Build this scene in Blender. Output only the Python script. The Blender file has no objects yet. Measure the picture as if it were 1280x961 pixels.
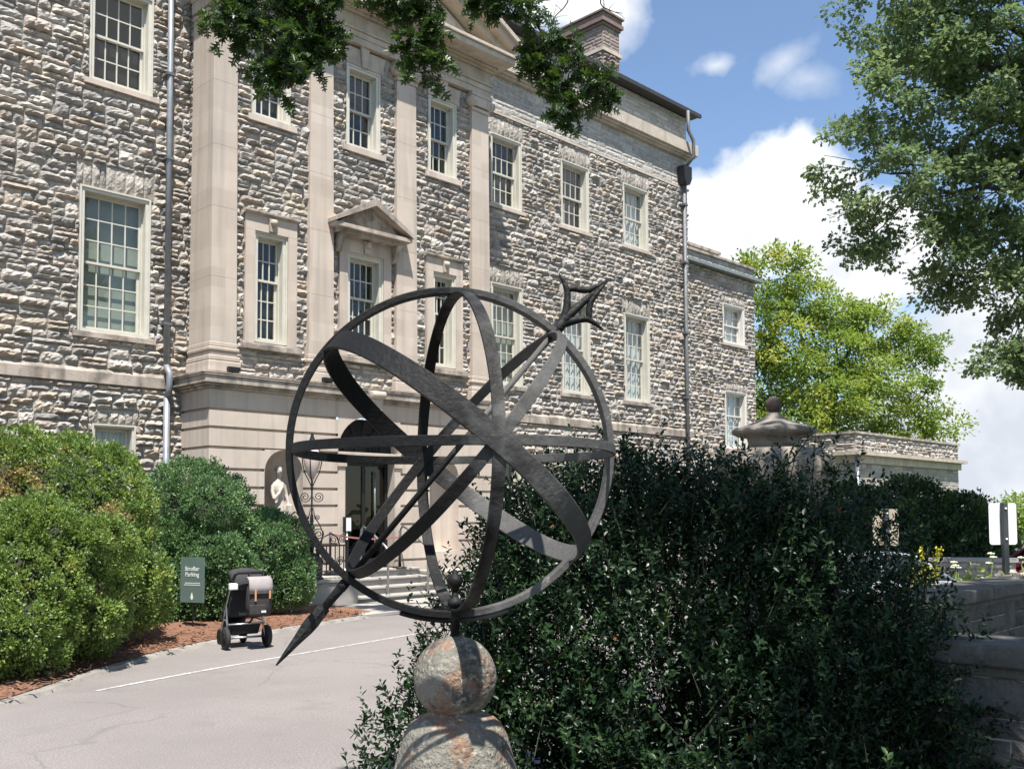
import bpy, bmesh, math, random
import numpy as np
from mathutils import Vector, Matrix, Euler

R = math.radians
C = bpy.context.scene.collection
scene = bpy.context.scene

# ------------------------------------------------------------------ frames
# World: x runs along the mansion front, y into the building, z up.
# Site frame: X to the right, Y straight ahead of the visitor, turned 45.4 degrees.
U0, U1 = 0.70253, 0.71166
SROT = -math.atan2(U1, U0)
def site(X, Y, Z=0.0):
    return Vector((U0 * X + U1 * Y, -U1 * X + U0 * Y, Z))
def sdir(X, Y, Z=0.0):
    return site(X, Y, Z)

# ------------------------------------------------------------------ camera, light, exposure
cam_d = bpy.data.cameras.new("camera")
cam = bpy.data.objects.new("camera", cam_d)
C.objects.link(cam)
scene.camera = cam
cam.location = (0, 0, 1.7)
cam_d.sensor_width = 36
cam_d.lens = 34.1
cam_d.shift_y = 0.0758
cam_d.clip_start = 0.1
cam_d.clip_end = 5000
_p, _r = R(3.053), R(-0.298)
_f = sdir(0, math.cos(_p), math.sin(_p)); _u = sdir(0, -math.sin(_p), math.cos(_p)); _x = sdir(1, 0, 0)
_x2 = _x * math.cos(_r) + _u * math.sin(_r); _u2 = _u * math.cos(_r) - _x * math.sin(_r)
cam.rotation_euler = Matrix((_x2, _u2, -_f)).transposed().to_euler()

SUN_EL = 66.0
SUN_H = Vector((-0.565, -0.825, 0)).normalized()
to_sun = Vector((SUN_H.x * math.cos(R(SUN_EL)), SUN_H.y * math.cos(R(SUN_EL)), math.sin(R(SUN_EL))))
sun_d = bpy.data.lights.new("sun", 'SUN')
sun_d.energy = 5.0
sun_d.angle = R(0.53)
sun_d.color = (1.0, 0.955, 0.89)
sun = bpy.data.objects.new("sun", sun_d)
C.objects.link(sun)
sun.location = (0, 0, 40)
sun.rotation_euler = to_sun.to_track_quat('Z', 'Y').to_euler()

world = bpy.data.worlds.new("World")
scene.world = world
world.use_nodes = True
wt = world.node_tree
for n in list(wt.nodes): wt.nodes.remove(n)
def wn(t, **k):
    n = wt.nodes.new(t)
    for a, b in k.items(): setattr(n, a, b)
    return n
def wmath(op, a, b=None, clamp=False):
    n = wn('ShaderNodeMath', operation=op, use_clamp=clamp)
    for i, v in enumerate((a, b)):
        if v is None: continue
        if isinstance(v, (int, float)): n.inputs[i].default_value = v
        else: wt.links.new(v, n.inputs[i])
    return n.outputs[0]
w_out = wn('ShaderNodeOutputWorld'); w_bg = wn('ShaderNodeBackground')
w_bg.inputs['Strength'].default_value = 0.1
w_sky = wn('ShaderNodeTexSky', sky_type='NISHITA', sun_disc=False)
w_sky.sun_elevation = R(SUN_EL)
w_sky.sun_rotation = math.atan2(SUN_H.x, SUN_H.y)
w_sky.air_density = 1.0
w_sky.dust_density = 0.15
w_sky.ozone_density = 2.2
w_tc = wn('ShaderNodeTexCoord')
w_map = wn('ShaderNodeMapping', vector_type='POINT')
w_map.inputs['Rotation'].default_value = (0, 0, -SROT)
wt.links.new(w_tc.outputs['Generated'], w_map.inputs['Vector'])
w_sep = wn('ShaderNodeSeparateXYZ'); wt.links.new(w_map.outputs[0], w_sep.inputs[0])
SX, SY, SZ = w_sep.outputs
w_az = wmath('ARCTAN2', SX, SY)                      # bearing from straight ahead
w_hor = wmath('SQRT', wmath('ADD', wmath('MULTIPLY', SX, SX), wmath('MULTIPLY', SY, SY)))
w_el = wmath('ARCTAN2', SZ, w_hor)                   # elevation
w_noise = wn('ShaderNodeTexNoise'); w_noise.inputs['Scale'].default_value = 5.5
w_noise.inputs['Detail'].default_value = 9; w_noise.inputs['Roughness'].default_value = 0.58
wt.links.new(w_map.outputs[0], w_noise.inputs['Vector'])
NZ = wmath('SUBTRACT', w_noise.outputs['Fac'], 0.5)
w_noise3 = wn('ShaderNodeTexNoise'); w_noise3.inputs['Scale'].default_value = 17
w_noise3.inputs['Detail'].default_value = 6
wt.links.new(w_map.outputs[0], w_noise3.inputs['Vector'])
NZ3 = wmath('SUBTRACT', w_noise3.outputs['Fac'], 0.5)
def cloud(az, el, ra, re, rough, fine, gain, tilt=0.0):
    da = wmath('SUBTRACT', w_az, az); de = wmath('SUBTRACT', w_el, el)
    if tilt: de = wmath('SUBTRACT', de, wmath('MULTIPLY', da, tilt))
    a = wmath('DIVIDE', da, ra); e = wmath('DIVIDE', de, re)
    d = wmath('SQRT', wmath('ADD', wmath('MULTIPLY', a, a), wmath('MULTIPLY', e, e)))
    v = wmath('ADD', wmath('SUBTRACT', 1.0, d), wmath('ADD', wmath('MULTIPLY', NZ, rough), wmath('MULTIPLY', NZ3, fine)))
    return wmath('MULTIPLY', v, gain, True)
def clamp01(v): return wmath('MULTIPLY', v, 1.0, True)
clouds = [
    cloud(0.275, 0.295, 0.095, 0.075, 0.8, 0.9, 5.0, 0.0),
    cloud(0.195, 0.265, 0.10, 0.078, 0.8, 0.9, 4.5, 0.0),
    cloud(0.355, 0.245, 0.08, 0.07, 0.8, 0.9, 4.0, 0.0),
    cloud(0.215, 0.432, 0.036, 0.014, 2.0, 2.6, 0.75, 0.10),
    cloud(0.283, 0.430, 0.036, 0.016, 2.4, 3.2, 0.42, 0.35),
    cloud(0.308, 0.410, 0.032, 0.016, 2.4, 3.2, 0.36, -0.1),
    cloud(0.06, 0.50, 0.10, 0.045, 1.0, 1.2, 1.8, -0.2),
    cloud(0.50, 0.17, 0.16, 0.055, 2.2, 1.6, 2.4, 0.0),
    cloud(0.50, 0.06, 0.30, 0.085, 2.6, 1.8, 2.6, 0.0),
    cloud(1.46, 0.25, 0.26, 0.17, 1.6, 1.0, 3.0, 0.0),
    cloud(2.1, 0.5, 0.5, 0.2, 2.2, 1.0, 2.5, 0.0),
    cloud(-1.6, 0.45, 0.6, 0.2, 2.2, 1.0, 2.5, 0.0),
]
m = clouds[0]
for c in clouds[1:]: m = wmath('MAXIMUM', m, c)
m = clamp01(m)
# bellies of the clouds are greyer than their tops
w_belly = wn('ShaderNodeTexNoise'); w_belly.inputs['Scale'].default_value = 11
w_belly.inputs['Detail'].default_value = 4
wt.links.new(w_map.outputs[0], w_belly.inputs['Vector'])
w_bel = wmath('ADD', wmath('MULTIPLY', wmath('SUBTRACT', w_el, 0.01), 3.2), wmath('MULTIPLY', wmath('SUBTRACT', w_belly.outputs['Fac'], 0.5), 3.4), True)
w_cc = wn('ShaderNodeMixRGB'); w_cc.inputs[1].default_value = (3.9, 4.15, 4.6, 1); w_cc.inputs[2].default_value = (5.9, 6.0, 6.1, 1)
wt.links.new(w_bel, w_cc.inputs[0])
w_mix = wn('ShaderNodeMixRGB')
wt.links.new(m, w_mix.inputs[0]); wt.links.new(w_sky.outputs[0], w_mix.inputs[1]); wt.links.new(w_cc.outputs[0], w_mix.inputs[2])
wt.links.new(w_mix.outputs[0], w_bg.inputs['Color'])
wt.links.new(w_bg.outputs[0], w_out.inputs['Surface'])

vs = scene.view_settings
vs.view_transform = 'Standard'; vs.look = 'None'; vs.gamma = 1.0; vs.use_curve_mapping = False
vs.exposure = 0.95
scene.cycles.use_denoising = True
scene.cycles.max_bounces = 6
scene.cycles.transparent_max_bounces = 12
scene.cycles.diffuse_bounces = 3
scene.cycles.caustics_reflective = False
scene.cycles.caustics_refractive = False

# ------------------------------------------------------------------ helpers
def link(o, parent=None):
    C.objects.link(o)
    if parent is not None:
        o.parent = parent
        o.matrix_parent_inverse = Matrix.Identity(4)
    return o
def origin_of(parent):
    p = Vector((0, 0, 0))
    while parent is not None:
        p = p + parent.location
        parent = parent.parent
    return p
def np_mesh(name, verts, counts, idx, mats=None, mat_idx=None, smooth=False, attrs=None):
    me = bpy.data.meshes.new(name)
    verts = np.asarray(verts, dtype=np.float32).reshape(-1, 3)
    counts = np.asarray(counts, dtype=np.int32); idx = np.asarray(idx, dtype=np.int32)
    me.vertices.add(len(verts)); me.vertices.foreach_set('co', verts.ravel())
    me.loops.add(len(idx)); me.loops.foreach_set('vertex_index', idx)
    me.polygons.add(len(counts))
    starts = np.zeros(len(counts), dtype=np.int32); starts[1:] = np.cumsum(counts)[:-1]
    me.polygons.foreach_set('loop_start', starts)
    try: me.polygons.foreach_set('loop_total', counts)
    except Exception: pass
    for m_ in (mats or []): me.materials.append(m_)
    if mat_idx is not None: me.polygons.foreach_set('material_index', np.asarray(mat_idx, dtype=np.int32))
    me.polygons.foreach_set('use_smooth', np.full(len(counts), bool(smooth)))
    for an, (ty, data) in (attrs or {}).items():
        at = me.attributes.new(an, ty, 'POINT')
        if ty == 'FLOAT': at.data.foreach_set('value', np.asarray(data, dtype=np.float32))
        else: at.data.foreach_set('color', np.asarray(data, dtype=np.float32).ravel())
    me.update(calc_edges=True)
    me.validate()
    return me

class MB:
    """collects boxes, prisms, tubes and turned shapes into ONE mesh (world coordinates)"""
    def __init__(s): s.v = []; s.f = []; s.sm = []
    def add(s, vs_, fs, smooth=False):
        b = len(s.v); s.v.extend([tuple(p) for p in vs_])
        for f in fs: s.f.append([i + b for i in f]); s.sm.append(smooth)
        return s
    def box(s, x0, x1, y0, y1, z0, z1):
        return s.add([(x0,y0,z0),(x1,y0,z0),(x1,y1,z0),(x0,y1,z0),(x0,y0,z1),(x1,y0,z1),(x1,y1,z1),(x0,y1,z1)],
              [(0,3,2,1),(4,5,6,7),(0,1,5,4),(1,2,6,5),(2,3,7,6),(3,0,4,7)])
    def obox(s, c, ax, ay, az, hx, hy, hz):
        c, ax, ay, az = Vector(c), Vector(ax).normalized(), Vector(ay).normalized(), Vector(az).normalized()
        p = [c + ax*hx*i + ay*hy*j + az*hz*k for (i,j,k) in ((-1,-1,-1),(1,-1,-1),(1,1,-1),(-1,1,-1),(-1,-1,1),(1,-1,1),(1,1,1),(-1,1,1))]
        return s.add(p, [(0,3,2,1),(4,5,6,7),(0,1,5,4),(1,2,6,5),(2,3,7,6),(3,0,4,7)])
    def prism(s, poly, axis, a0, a1):
        """poly: 2-D points; axis 'x': points are (y,z), 'y': (x,z), 'z': (x,y)"""
        def P(q, a):
            return (a,q[0],q[1]) if axis == 'x' else ((q[0],a,q[1]) if axis == 'y' else (q[0],q[1],a))
        n = len(poly)
        return s.add([P(q,a0) for q in poly] + [P(q,a1) for q in poly],
              [list(range(n))[::-1], list(range(n,2*n))] + [(i,(i+1)%n,n+(i+1)%n,n+i) for i in range(n)])
    def tube(s, pts, r, seg=8, caps=True, flat=1.0):
        pts = [Vector(p) for p in pts]; n = len(pts)
        rs = [r]*n if isinstance(r,(int,float)) else list(r)
        vs_ = []; prev = None
        for i,p in enumerate(pts):
            d = (pts[min(i+1,n-1)] - pts[max(i-1,0)])
            d = d.normalized() if d.length > 1e-9 else Vector((0,0,1))
            if prev is None:
                a = Vector((0,0,1)) if abs(d.z) < .9 else Vector((1,0,0))
                x = d.cross(a).normalized()
            else:
                x = prev - d*prev.dot(d)
                x = x.normalized() if x.length > 1e-6 else d.orthogonal().normalized()
            prev = x; y = d.cross(x)
            for k in range(seg):
                t = 2*math.pi*k/seg
                vs_.append(p + x*math.cos(t)*rs[i] + y*math.sin(t)*rs[i]*flat)
        fs = [(i*seg+k, i*seg+(k+1)%seg, (i+1)*seg+(k+1)%seg, (i+1)*seg+k) for i in range(n-1) for k in range(seg)]
        if caps: fs += [list(range(seg))[::-1], list(range((n-1)*seg, n*seg))]
        return s.add(vs_, fs, True)
    def lathe(s, c, prof, seg=24, axis=None, sq=None):
        """prof: (radius, height) pairs; axis: direction of the turning axis"""
        c = Vector(c); az = Vector(axis or (0,0,1)).normalized()
        ax = az.orthogonal().normalized() if axis else Vector((1,0,0)); ay = az.cross(ax)
        vs_ = []
        for (r,h) in prof:
            for k in range(seg):
                t = 2*math.pi*k/seg
                vs_.append(c + az*h + ax*math.cos(t)*r + ay*math.sin(t)*r)
        n = len(prof)
        fs = [(i*seg+k, i*seg+(k+1)%seg, (i+1)*seg+(k+1)%seg, (i+1)*seg+k) for i in range(n-1) for k in range(seg)]
        fs += [list(range(seg))[::-1], list(range((n-1)*seg, n*seg))]
        return s.add(vs_, fs, True)
    def loft(s, rings, smooth=True, caps=True):
        n = len(rings[0]); vs_ = [p for r_ in rings for p in r_]
        fs = [(i*n+k, i*n+(k+1)%n, (i+1)*n+(k+1)%n, (i+1)*n+k) for i in range(len(rings)-1) for k in range(n)]
        if caps: fs += [list(range(n))[::-1], list(range((len(rings)-1)*n, len(rings)*n))]
        return s.add(vs_, fs, smooth)
    def build(s, name, mat, parent=None, bevel=0.0, loc=None):
        o_ = origin_of(parent)
        if parent is None and loc is not None: o_ = Vector(loc)
        cnt = [len(f) for f in s.f]; idx = [i for f in s.f for i in f]
        v = np.array(s.v, dtype=np.float64) - np.array(o_)
        me = np_mesh(name, v, cnt, idx, mat if isinstance(mat, list) else [mat])
        me.polygons.foreach_set('use_smooth', np.array(s.sm, dtype=bool))
        o = bpy.data.objects.new(name, me)
        if parent is None and loc is not None: o.location = loc
        link(o, parent)
        if bevel:
            b = o.modifiers.new("bevel", 'BEVEL'); b.width = bevel; b.segments = 2; b.limit_method = 'ANGLE'; b.angle_limit = R(40)
        return o
def tag(o, label=None, cat=None, group=None, kind=None):
    if label: o["label"] = label
    if cat: o["category"] = cat
    if group: o["group"] = group
    if kind: o["kind"] = kind
    return o
def thing(name, loc, label, cat, group=None, rz=0.0):
    o = bpy.data.objects.new(name, None)
    o.empty_display_size = 0.2
    o.location = loc; o.rotation_euler = (0,0,rz)
    C.objects.link(o)
    return tag(o, label, cat, group)
def obj(name, me, parent=None):
    return link(bpy.data.objects.new(name, me), parent)

# ------------------------------------------------------------------ materials
def mat(name, col, rough=0.7, metal=0.0, var=0.15, scale=6.0, bump=0.0, bscale=40.0, spec=0.5, spots=None, attr=None, detail=6.0, streak=None, cracks=0.0, blocks=0.0):
    m_ = bpy.data.materials.new(name); m_.use_nodes = True
    t = m_.node_tree; b = t.nodes['Principled BSDF']
    b.inputs['Roughness'].default_value = rough; b.inputs['Metallic'].default_value = metal
    b.inputs['Specular IOR Level'].default_value = spec
    tc = t.nodes.new('ShaderNodeTexCoord')
    nz = t.nodes.new('ShaderNodeTexNoise'); nz.inputs['Scale'].default_value = scale; nz.inputs['Detail'].default_value = detail
    t.links.new(tc.outputs['Object'], nz.inputs['Vector'])
    mr = t.nodes.new('ShaderNodeMapRange'); mr.inputs[1].default_value = .3; mr.inputs[2].default_value = .7
    mr.inputs[3].default_value = 1 - var; mr.inputs[4].default_value = 1 + var
    t.links.new(nz.outputs['Fac'], mr.inputs[0])
    mx = t.nodes.new('ShaderNodeMixRGB'); mx.blend_type = 'MULTIPLY'; mx.inputs[0].default_value = 1
    if attr:
        at = t.nodes.new('ShaderNodeAttribute'); at.attribute_name = attr
        src = at.outputs['Color']
        t.links.new(src, mx.inputs[1])
    else:
        mx.inputs[1].default_value = (*col, 1)
    t.links.new(mr.outputs[0], mx.inputs[2])
    last = mx.outputs[0]
    for (sc_, lo, hi, c2, amt) in (spots or []):
        n2 = t.nodes.new('ShaderNodeTexNoise'); n2.inputs['Scale'].default_value = sc_; n2.inputs['Detail'].default_value = 8
        n2.inputs['Roughness'].default_value = .65
        t.links.new(tc.outputs['Object'], n2.inputs['Vector'])
        r2 = t.nodes.new('ShaderNodeMapRange'); r2.inputs[1].default_value = lo; r2.inputs[2].default_value = hi
        r2.inputs[3].default_value = 0; r2.inputs[4].default_value = amt
        t.links.new(n2.outputs['Fac'], r2.inputs[0])
        m2 = t.nodes.new('ShaderNodeMixRGB'); m2.inputs[2].default_value = (*c2, 1)
        t.links.new(r2.outputs[0], m2.inputs[0]); t.links.new(last, m2.inputs[1]); last = m2.outputs[0]
    if blocks:
        # each dressed block a slightly different shade
        mb_ = t.nodes.new('ShaderNodeMapping'); mb_.inputs['Rotation'].default_value = (R(-90), 0, 0); t.links.new(tc.outputs['Object'], mb_.inputs['Vector'])
        bk_ = t.nodes.new('ShaderNodeTexBrick'); bk_.inputs['Scale'].default_value = 1.0; bk_.inputs['Brick Width'].default_value = .93; bk_.inputs['Row Height'].default_value = .366; bk_.inputs['Mortar Size'].default_value = 0.0
        bk_.inputs['Color1'].default_value = (1-blocks,1-blocks*1.15,1-blocks*1.3,1); bk_.inputs['Color2'].default_value = (1+blocks*.5,1+blocks*.5,1+blocks*.5,1)
        t.links.new(mb_.outputs[0], bk_.inputs['Vector'])
        mk_ = t.nodes.new('ShaderNodeMixRGB'); mk_.blend_type = 'MULTIPLY'; mk_.inputs[0].default_value = 1; t.links.new(last, mk_.inputs[1]); t.links.new(bk_.outputs['Color'], mk_.inputs[2]); last = mk_.outputs[0]
    if streak:
        # rain streaks: noise drawn out down the face
        mp = t.nodes.new('ShaderNodeMapping'); mp.inputs['Scale'].default_value = (5.5, 5.5, .30); t.links.new(tc.outputs['Object'], mp.inputs['Vector'])
        n4 = t.nodes.new('ShaderNodeTexNoise'); n4.inputs['Scale'].default_value = 1.0; n4.inputs['Detail'].default_value = 7; t.links.new(mp.outputs[0], n4.inputs['Vector'])
        r4 = t.nodes.new('ShaderNodeMapRange'); r4.inputs[1].default_value = .50; r4.inputs[2].default_value = .72; r4.inputs[4].default_value = streak[1]; t.links.new(n4.outputs['Fac'], r4.inputs[0])
        m4 = t.nodes.new('ShaderNodeMixRGB'); m4.inputs[2].default_value = (*streak[0], 1); t.links.new(r4.outputs[0], m4.inputs[0]); t.links.new(last, m4.inputs[1]); last = m4.outputs[0]
    if cracks:
        n5 = t.nodes.new('ShaderNodeTexNoise'); n5.inputs['Scale'].default_value = 1.6; n5.inputs['Detail'].default_value = 4; t.links.new(tc.outputs['Object'], n5.inputs['Vector'])
        mv = t.nodes.new('ShaderNodeMixRGB'); mv.inputs[0].default_value = .22; t.links.new(tc.outputs['Object'], mv.inputs[1]); t.links.new(n5.outputs['Color'], mv.inputs[2])
        vo = t.nodes.new('ShaderNodeTexVoronoi'); vo.feature = 'DISTANCE_TO_EDGE'; vo.inputs['Scale'].default_value = .42; t.links.new(mv.outputs[0], vo.inputs['Vector'])
        r5 = t.nodes.new('ShaderNodeMapRange'); r5.inputs[1].default_value = .0; r5.inputs[2].default_value = .006; r5.inputs[3].default_value = cracks; r5.inputs[4].default_value = 0; t.links.new(vo.outputs['Distance'], r5.inputs[0])
        n6 = t.nodes.new('ShaderNodeTexNoise'); n6.inputs['Scale'].default_value = .5; t.links.new(tc.outputs['Object'], n6.inputs['Vector'])
        r6 = t.nodes.new('ShaderNodeMapRange'); r6.inputs[1].default_value = .48; r6.inputs[2].default_value = .56; t.links.new(n6.outputs['Fac'], r6.inputs[0])
        mm = t.nodes.new('ShaderNodeMath'); mm.operation = 'MULTIPLY'; t.links.new(r5.outputs[0], mm.inputs[0]); t.links.new(r6.outputs[0], mm.inputs[1])
        m5 = t.nodes.new('ShaderNodeMixRGB'); m5.inputs[2].default_value = (.07,.065,.06,1); t.links.new(mm.outputs[0], m5.inputs[0]); t.links.new(last, m5.inputs[1]); last = m5.outputs[0]
    t.links.new(last, b.inputs['Base Color'])
    if bump:
        n3 = t.nodes.new('ShaderNodeTexNoise'); n3.inputs['Scale'].default_value = bscale; n3.inputs['Detail'].default_value = 5
        t.links.new(tc.outputs['Object'], n3.inputs['Vector'])
        bp = t.nodes.new('ShaderNodeBump'); bp.inputs['Strength'].default_value = bump; bp.inputs['Distance'].default_value = .02
        t.links.new(n3.outputs['Fac'], bp.inputs['Height']); t.links.new(bp.outputs[0], b.inputs['Normal'])
    return m_
def leaf_mat(name, stops, rough=0.45, trans=0.35, spec=0.5):
    """stops: colour ramp over the per-leaf tint (age and health of the leaf)"""
    m_ = bpy.data.materials.new(name); m_.use_nodes = True
    t = m_.node_tree; b = t.nodes['Principled BSDF']; out = t.nodes['Material Output']
    b.inputs['Roughness'].default_value = rough; b.inputs['Specular IOR Level'].default_value = spec
    at = t.nodes.new('ShaderNodeAttribute'); at.attribute_name = 'tint'
    cr = t.nodes.new('ShaderNodeValToRGB')
    while len(cr.color_ramp.elements) < len(stops): cr.color_ramp.elements.new(.5)
    for e, (p, c) in zip(cr.color_ramp.elements, stops): e.position = p; e.color = (*c, 1)
    t.links.new(at.outputs['Fac'], cr.inputs[0]); t.links.new(cr.outputs[0], b.inputs['Base Color'])
    tr = t.nodes.new('ShaderNodeBsdfTranslucent')
    hs = t.nodes.new('ShaderNodeHueSaturation'); hs.inputs['Value'].default_value = 1.5; hs.inputs['Saturation'].default_value = 1.1; hs.inputs['Hue'].default_value = .485
    t.links.new(cr.outputs[0], hs.inputs['Color']); t.links.new(hs.outputs[0], tr.inputs['Color'])
    mx = t.nodes.new('ShaderNodeMixShader'); mx.inputs[0].default_value = trans
    t.links.new(b.outputs[0], mx.inputs[1]); t.links.new(tr.outputs[0], mx.inputs[2]); t.links.new(mx.outputs[0], out.inputs['Surface'])
    return m_
def glass_mat(name, tint, refl=0.5):
    m_ = bpy.data.materials.new(name); m_.use_nodes = True
    t = m_.node_tree; out = t.nodes['Material Output']; t.nodes.remove(t.nodes['Principled BSDF'])
    tr = t.nodes.new('ShaderNodeBsdfTransparent'); tr.inputs[0].default_value = (*tint, 1)
    gl = t.nodes.new('ShaderNodeBsdfGlossy'); gl.inputs['Roughness'].default_value = .015
    lw = t.nodes.new('ShaderNodeLayerWeight'); lw.inputs[0].default_value = .5
    pw = t.nodes.new('ShaderNodeMath'); pw.operation = 'POWER'; pw.inputs[1].default_value = 3.0; t.links.new(lw.outputs['Facing'], pw.inputs[0])
    ma = t.nodes.new('ShaderNodeMath'); ma.operation = 'MULTIPLY_ADD'; ma.inputs[1].default_value = .8; ma.inputs[2].default_value = refl; t.links.new(pw.outputs[0], ma.inputs[0])
    tc = t.nodes.new('ShaderNodeTexCoord'); nz = t.nodes.new('ShaderNodeTexNoise'); nz.inputs['Scale'].default_value = 2.2
    t.links.new(tc.outputs['Object'], nz.inputs['Vector'])
    bp = t.nodes.new('ShaderNodeBump'); bp.inputs['Strength'].default_value = .12; bp.inputs['Distance'].default_value = .05
    t.links.new(nz.outputs['Fac'], bp.inputs['Height']); t.links.new(bp.outputs[0], gl.inputs['Normal'])
    mx = t.nodes.new('ShaderNodeMixShader')
    t.links.new(ma.outputs[0], mx.inputs[0]); t.links.new(tr.outputs[0], mx.inputs[1]); t.links.new(gl.outputs[0], mx.inputs[2])
    t.links.new(mx.outputs[0], out.inputs['Surface'])
    return m_

M = {}
M['stone'] = mat('rubble_stone', (.3,.28,.25), .9, var=.22, scale=9, bump=.9, bscale=26, attr='col', spots=[(14,.56,.72,(.12,.115,.105),.55)])
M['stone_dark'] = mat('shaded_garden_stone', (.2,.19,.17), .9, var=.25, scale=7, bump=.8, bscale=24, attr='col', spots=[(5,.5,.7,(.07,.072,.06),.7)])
M['mortar'] = mat('mortar', (.42,.385,.34), .95, var=.15, scale=12)
M['lime'] = mat('limestone', (.50,.43,.365), .75, var=.07, scale=2.2, bump=.12, bscale=60, spots=[(1.1,.58,.75,(.38,.32,.275),.5),(9,.62,.75,(.44,.375,.32),.35)], streak=((.30,.26,.225),.6), blocks=.11)
M['lime_aged'] = mat('weathered_limestone', (.40,.345,.295), .85, var=.2, scale=3, bump=.3, bscale=40, spots=[(2.2,.46,.66,(.10,.09,.075),.85),(5,.55,.7,(.40,.30,.19),.5)], streak=((.09,.08,.07),.7))
M['lime_old'] = mat('old_cornice_stone', (.47,.41,.34), .8, var=.12, scale=3, bump=.2, bscale=40, spots=[(1.6,.52,.7,(.24,.20,.16),.6),(4,.58,.72,(.42,.33,.21),.5)], streak=((.25,.20,.14),.5))
M['cream'] = mat('cream_paint', (.55,.53,.46), .5, var=.06, scale=5, spots=[(7,.6,.75,(.45,.41,.32),.5)])
M['white_paint'] = mat('white_paint', (.64,.62,.57), .5, var=.05, scale=5, spots=[(8,.62,.75,(.5,.46,.38),.5)])
M['glass'] = glass_mat('window_glass', (.82,.86,.84), .065)
M['door_glass'] = glass_mat('door_glass', (.35,.36,.36), .04)
M['dark_in'] = mat('dark_room', (.010,.011,.011), .9, var=.3, scale=2)
M['curtain'] = mat('white_curtain', (.72,.74,.77), .9, var=.05, scale=3)
M['blind'] = mat('grey_green_blind', (.36,.385,.33), .9, var=.12, scale=2)
M['galv'] = mat('galvanised_pipe', (.25,.27,.30), .5, metal=.35, var=.15, scale=9, spots=[(6,.6,.75,(.16,.13,.11),.6)])
M['pipe_dark'] = mat('weathered_pipe', (.13,.135,.14), .6, metal=.2, var=.2, scale=9)
M['roof'] = mat('dark_roof', (.03,.031,.034), .7, var=.2, scale=8)
M['copper'] = mat('green_copper', (.17,.20,.195), .6, var=.2, scale=8)
M['iron'] = mat('weathered_iron', (.016,.016,.017), .62, metal=.0, spec=.25, var=.3, scale=14, bump=.22, bscale=50,
                spots=[(7,.52,.72,(.075,.075,.075),.7),(26,.64,.72,(.20,.20,.18),.7),(9,.66,.73,(.16,.075,.03),.8)])
M['black_iron'] = mat('black_iron', (.012,.012,.013), .45, metal=.2, var=.2, scale=20)
M['lichen'] = mat('lichened_stone', (.165,.153,.128), .92, var=.25, scale=7, bump=.9, bscale=55,
                  spots=[(6,.51,.60,(.23,.115,.065),.7),(9,.52,.60,(.055,.052,.047),.9),(30,.55,.63,(.32,.31,.25),.8),(45,.62,.68,(.34,.27,.08),.7)])
M['urn'] = mat('urn_stone', (.24,.205,.17), .9, var=.25, scale=6, bump=.6, bscale=40, spots=[(5,.5,.66,(.06,.055,.048),.7)])
M['concrete'] = mat('pale_concrete', (.33,.31,.28), .85, var=.1, scale=3, bump=.25, bscale=60, spots=[(2,.55,.72,(.23,.21,.19),.5)])
M['asphalt'] = mat('faded_asphalt', (.205,.184,.174), .92, var=.06, scale=.6, bump=.35, bscale=220,
                   spots=[(55,.48,.62,(.31,.285,.27),.75),(75,.52,.64,(.095,.085,.08),.75),(.35,.46,.62,(.165,.148,.138),.5),(1.3,.54,.68,(.155,.14,.13),.5),(5,.62,.72,(.13,.12,.11),.4)], cracks=.32)
M['line'] = mat('worn_white_line', (.50,.48,.46), .85, var=.15, scale=14, spots=[(20,.48,.60,(.22,.20,.19),.85),(3,.5,.62,(.25,.23,.215),.6)])
M['mulch'] = mat('pine_mulch', (.20,.098,.058), .95, var=.4, scale=40, bump=1.0, bscale=70, spots=[(60,.54,.68,(.30,.18,.115),.7),(45,.58,.7,(.06,.035,.025),.7)])
M['grass'] = mat('mown_grass', (.06,.085,.025), .9, var=.3, scale=2.0, bump=.5, bscale=30)
M['soil'] = mat('dark_soil', (.05,.035,.025), .95, var=.3, scale=20, bump=.8, bscale=50)
M['brick'] = mat('pink_brick', (.36,.19,.165), .9, var=.2, scale=14, bump=.3)
M['hill'] = mat('hazy_wooded_hill', (.085,.125,.13), .95, var=.25, scale=.03)  # bluish tint stands in for distance haze, put into the colour
M['bark'] = mat('oak_bark', (.075,.062,.05), .95, var=.3, scale=9, bump=1.0, bscale=22)
M['twig'] = mat('dark_twigs', (.028,.035,.016), .95, var=.3, scale=12)
M['green_sign'] = mat('slate_green_board', (.105,.155,.14), .4, var=.06, scale=5)
M['white'] = mat('white_lettering', (.72,.75,.74), .6, var=.02)
M['alu'] = mat('bare_aluminium', (.78,.78,.77), .6, metal=.0, var=.05, scale=4)
M['sign_tan'] = mat('tan_sign_back', (.42,.36,.27), .6, var=.08, scale=4)
M['post_grey'] = mat('dark_green_post', (.05,.058,.06), .6, metal=.2, var=.15, scale=10)
M['marble'] = mat('weathered_marble', (.45,.405,.35), .7, var=.12, scale=8, bump=.2, bscale=40, spots=[(12,.56,.7,(.36,.30,.24),.6)])
M['globe'] = mat('milky_lamp_glass', (.62,.50,.45), .3, var=.05, scale=4)
M['fabric_black'] = mat('black_fabric', (.012,.012,.014), .85, var=.25, scale=30)
M['fabric_grey'] = mat('charcoal_fabric', (.03,.029,.032), .85, var=.25, scale=30)
M['tyre'] = mat('rubber', (.02,.02,.021), .8, var=.2, scale=20)
M['metal_grey'] = mat('brushed_metal', (.33,.34,.35), .35, metal=.8, var=.1, scale=20)
M['bag'] = mat('brown_black_bag', (.032,.027,.027), .8, var=.25, scale=20)
M['bag_flap'] = mat('pink_grey_flap', (.27,.245,.24), .8, var=.08, scale=20)
M['strap'] = mat('tan_leather', (.48,.26,.13), .7, var=.1, scale=20)
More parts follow.
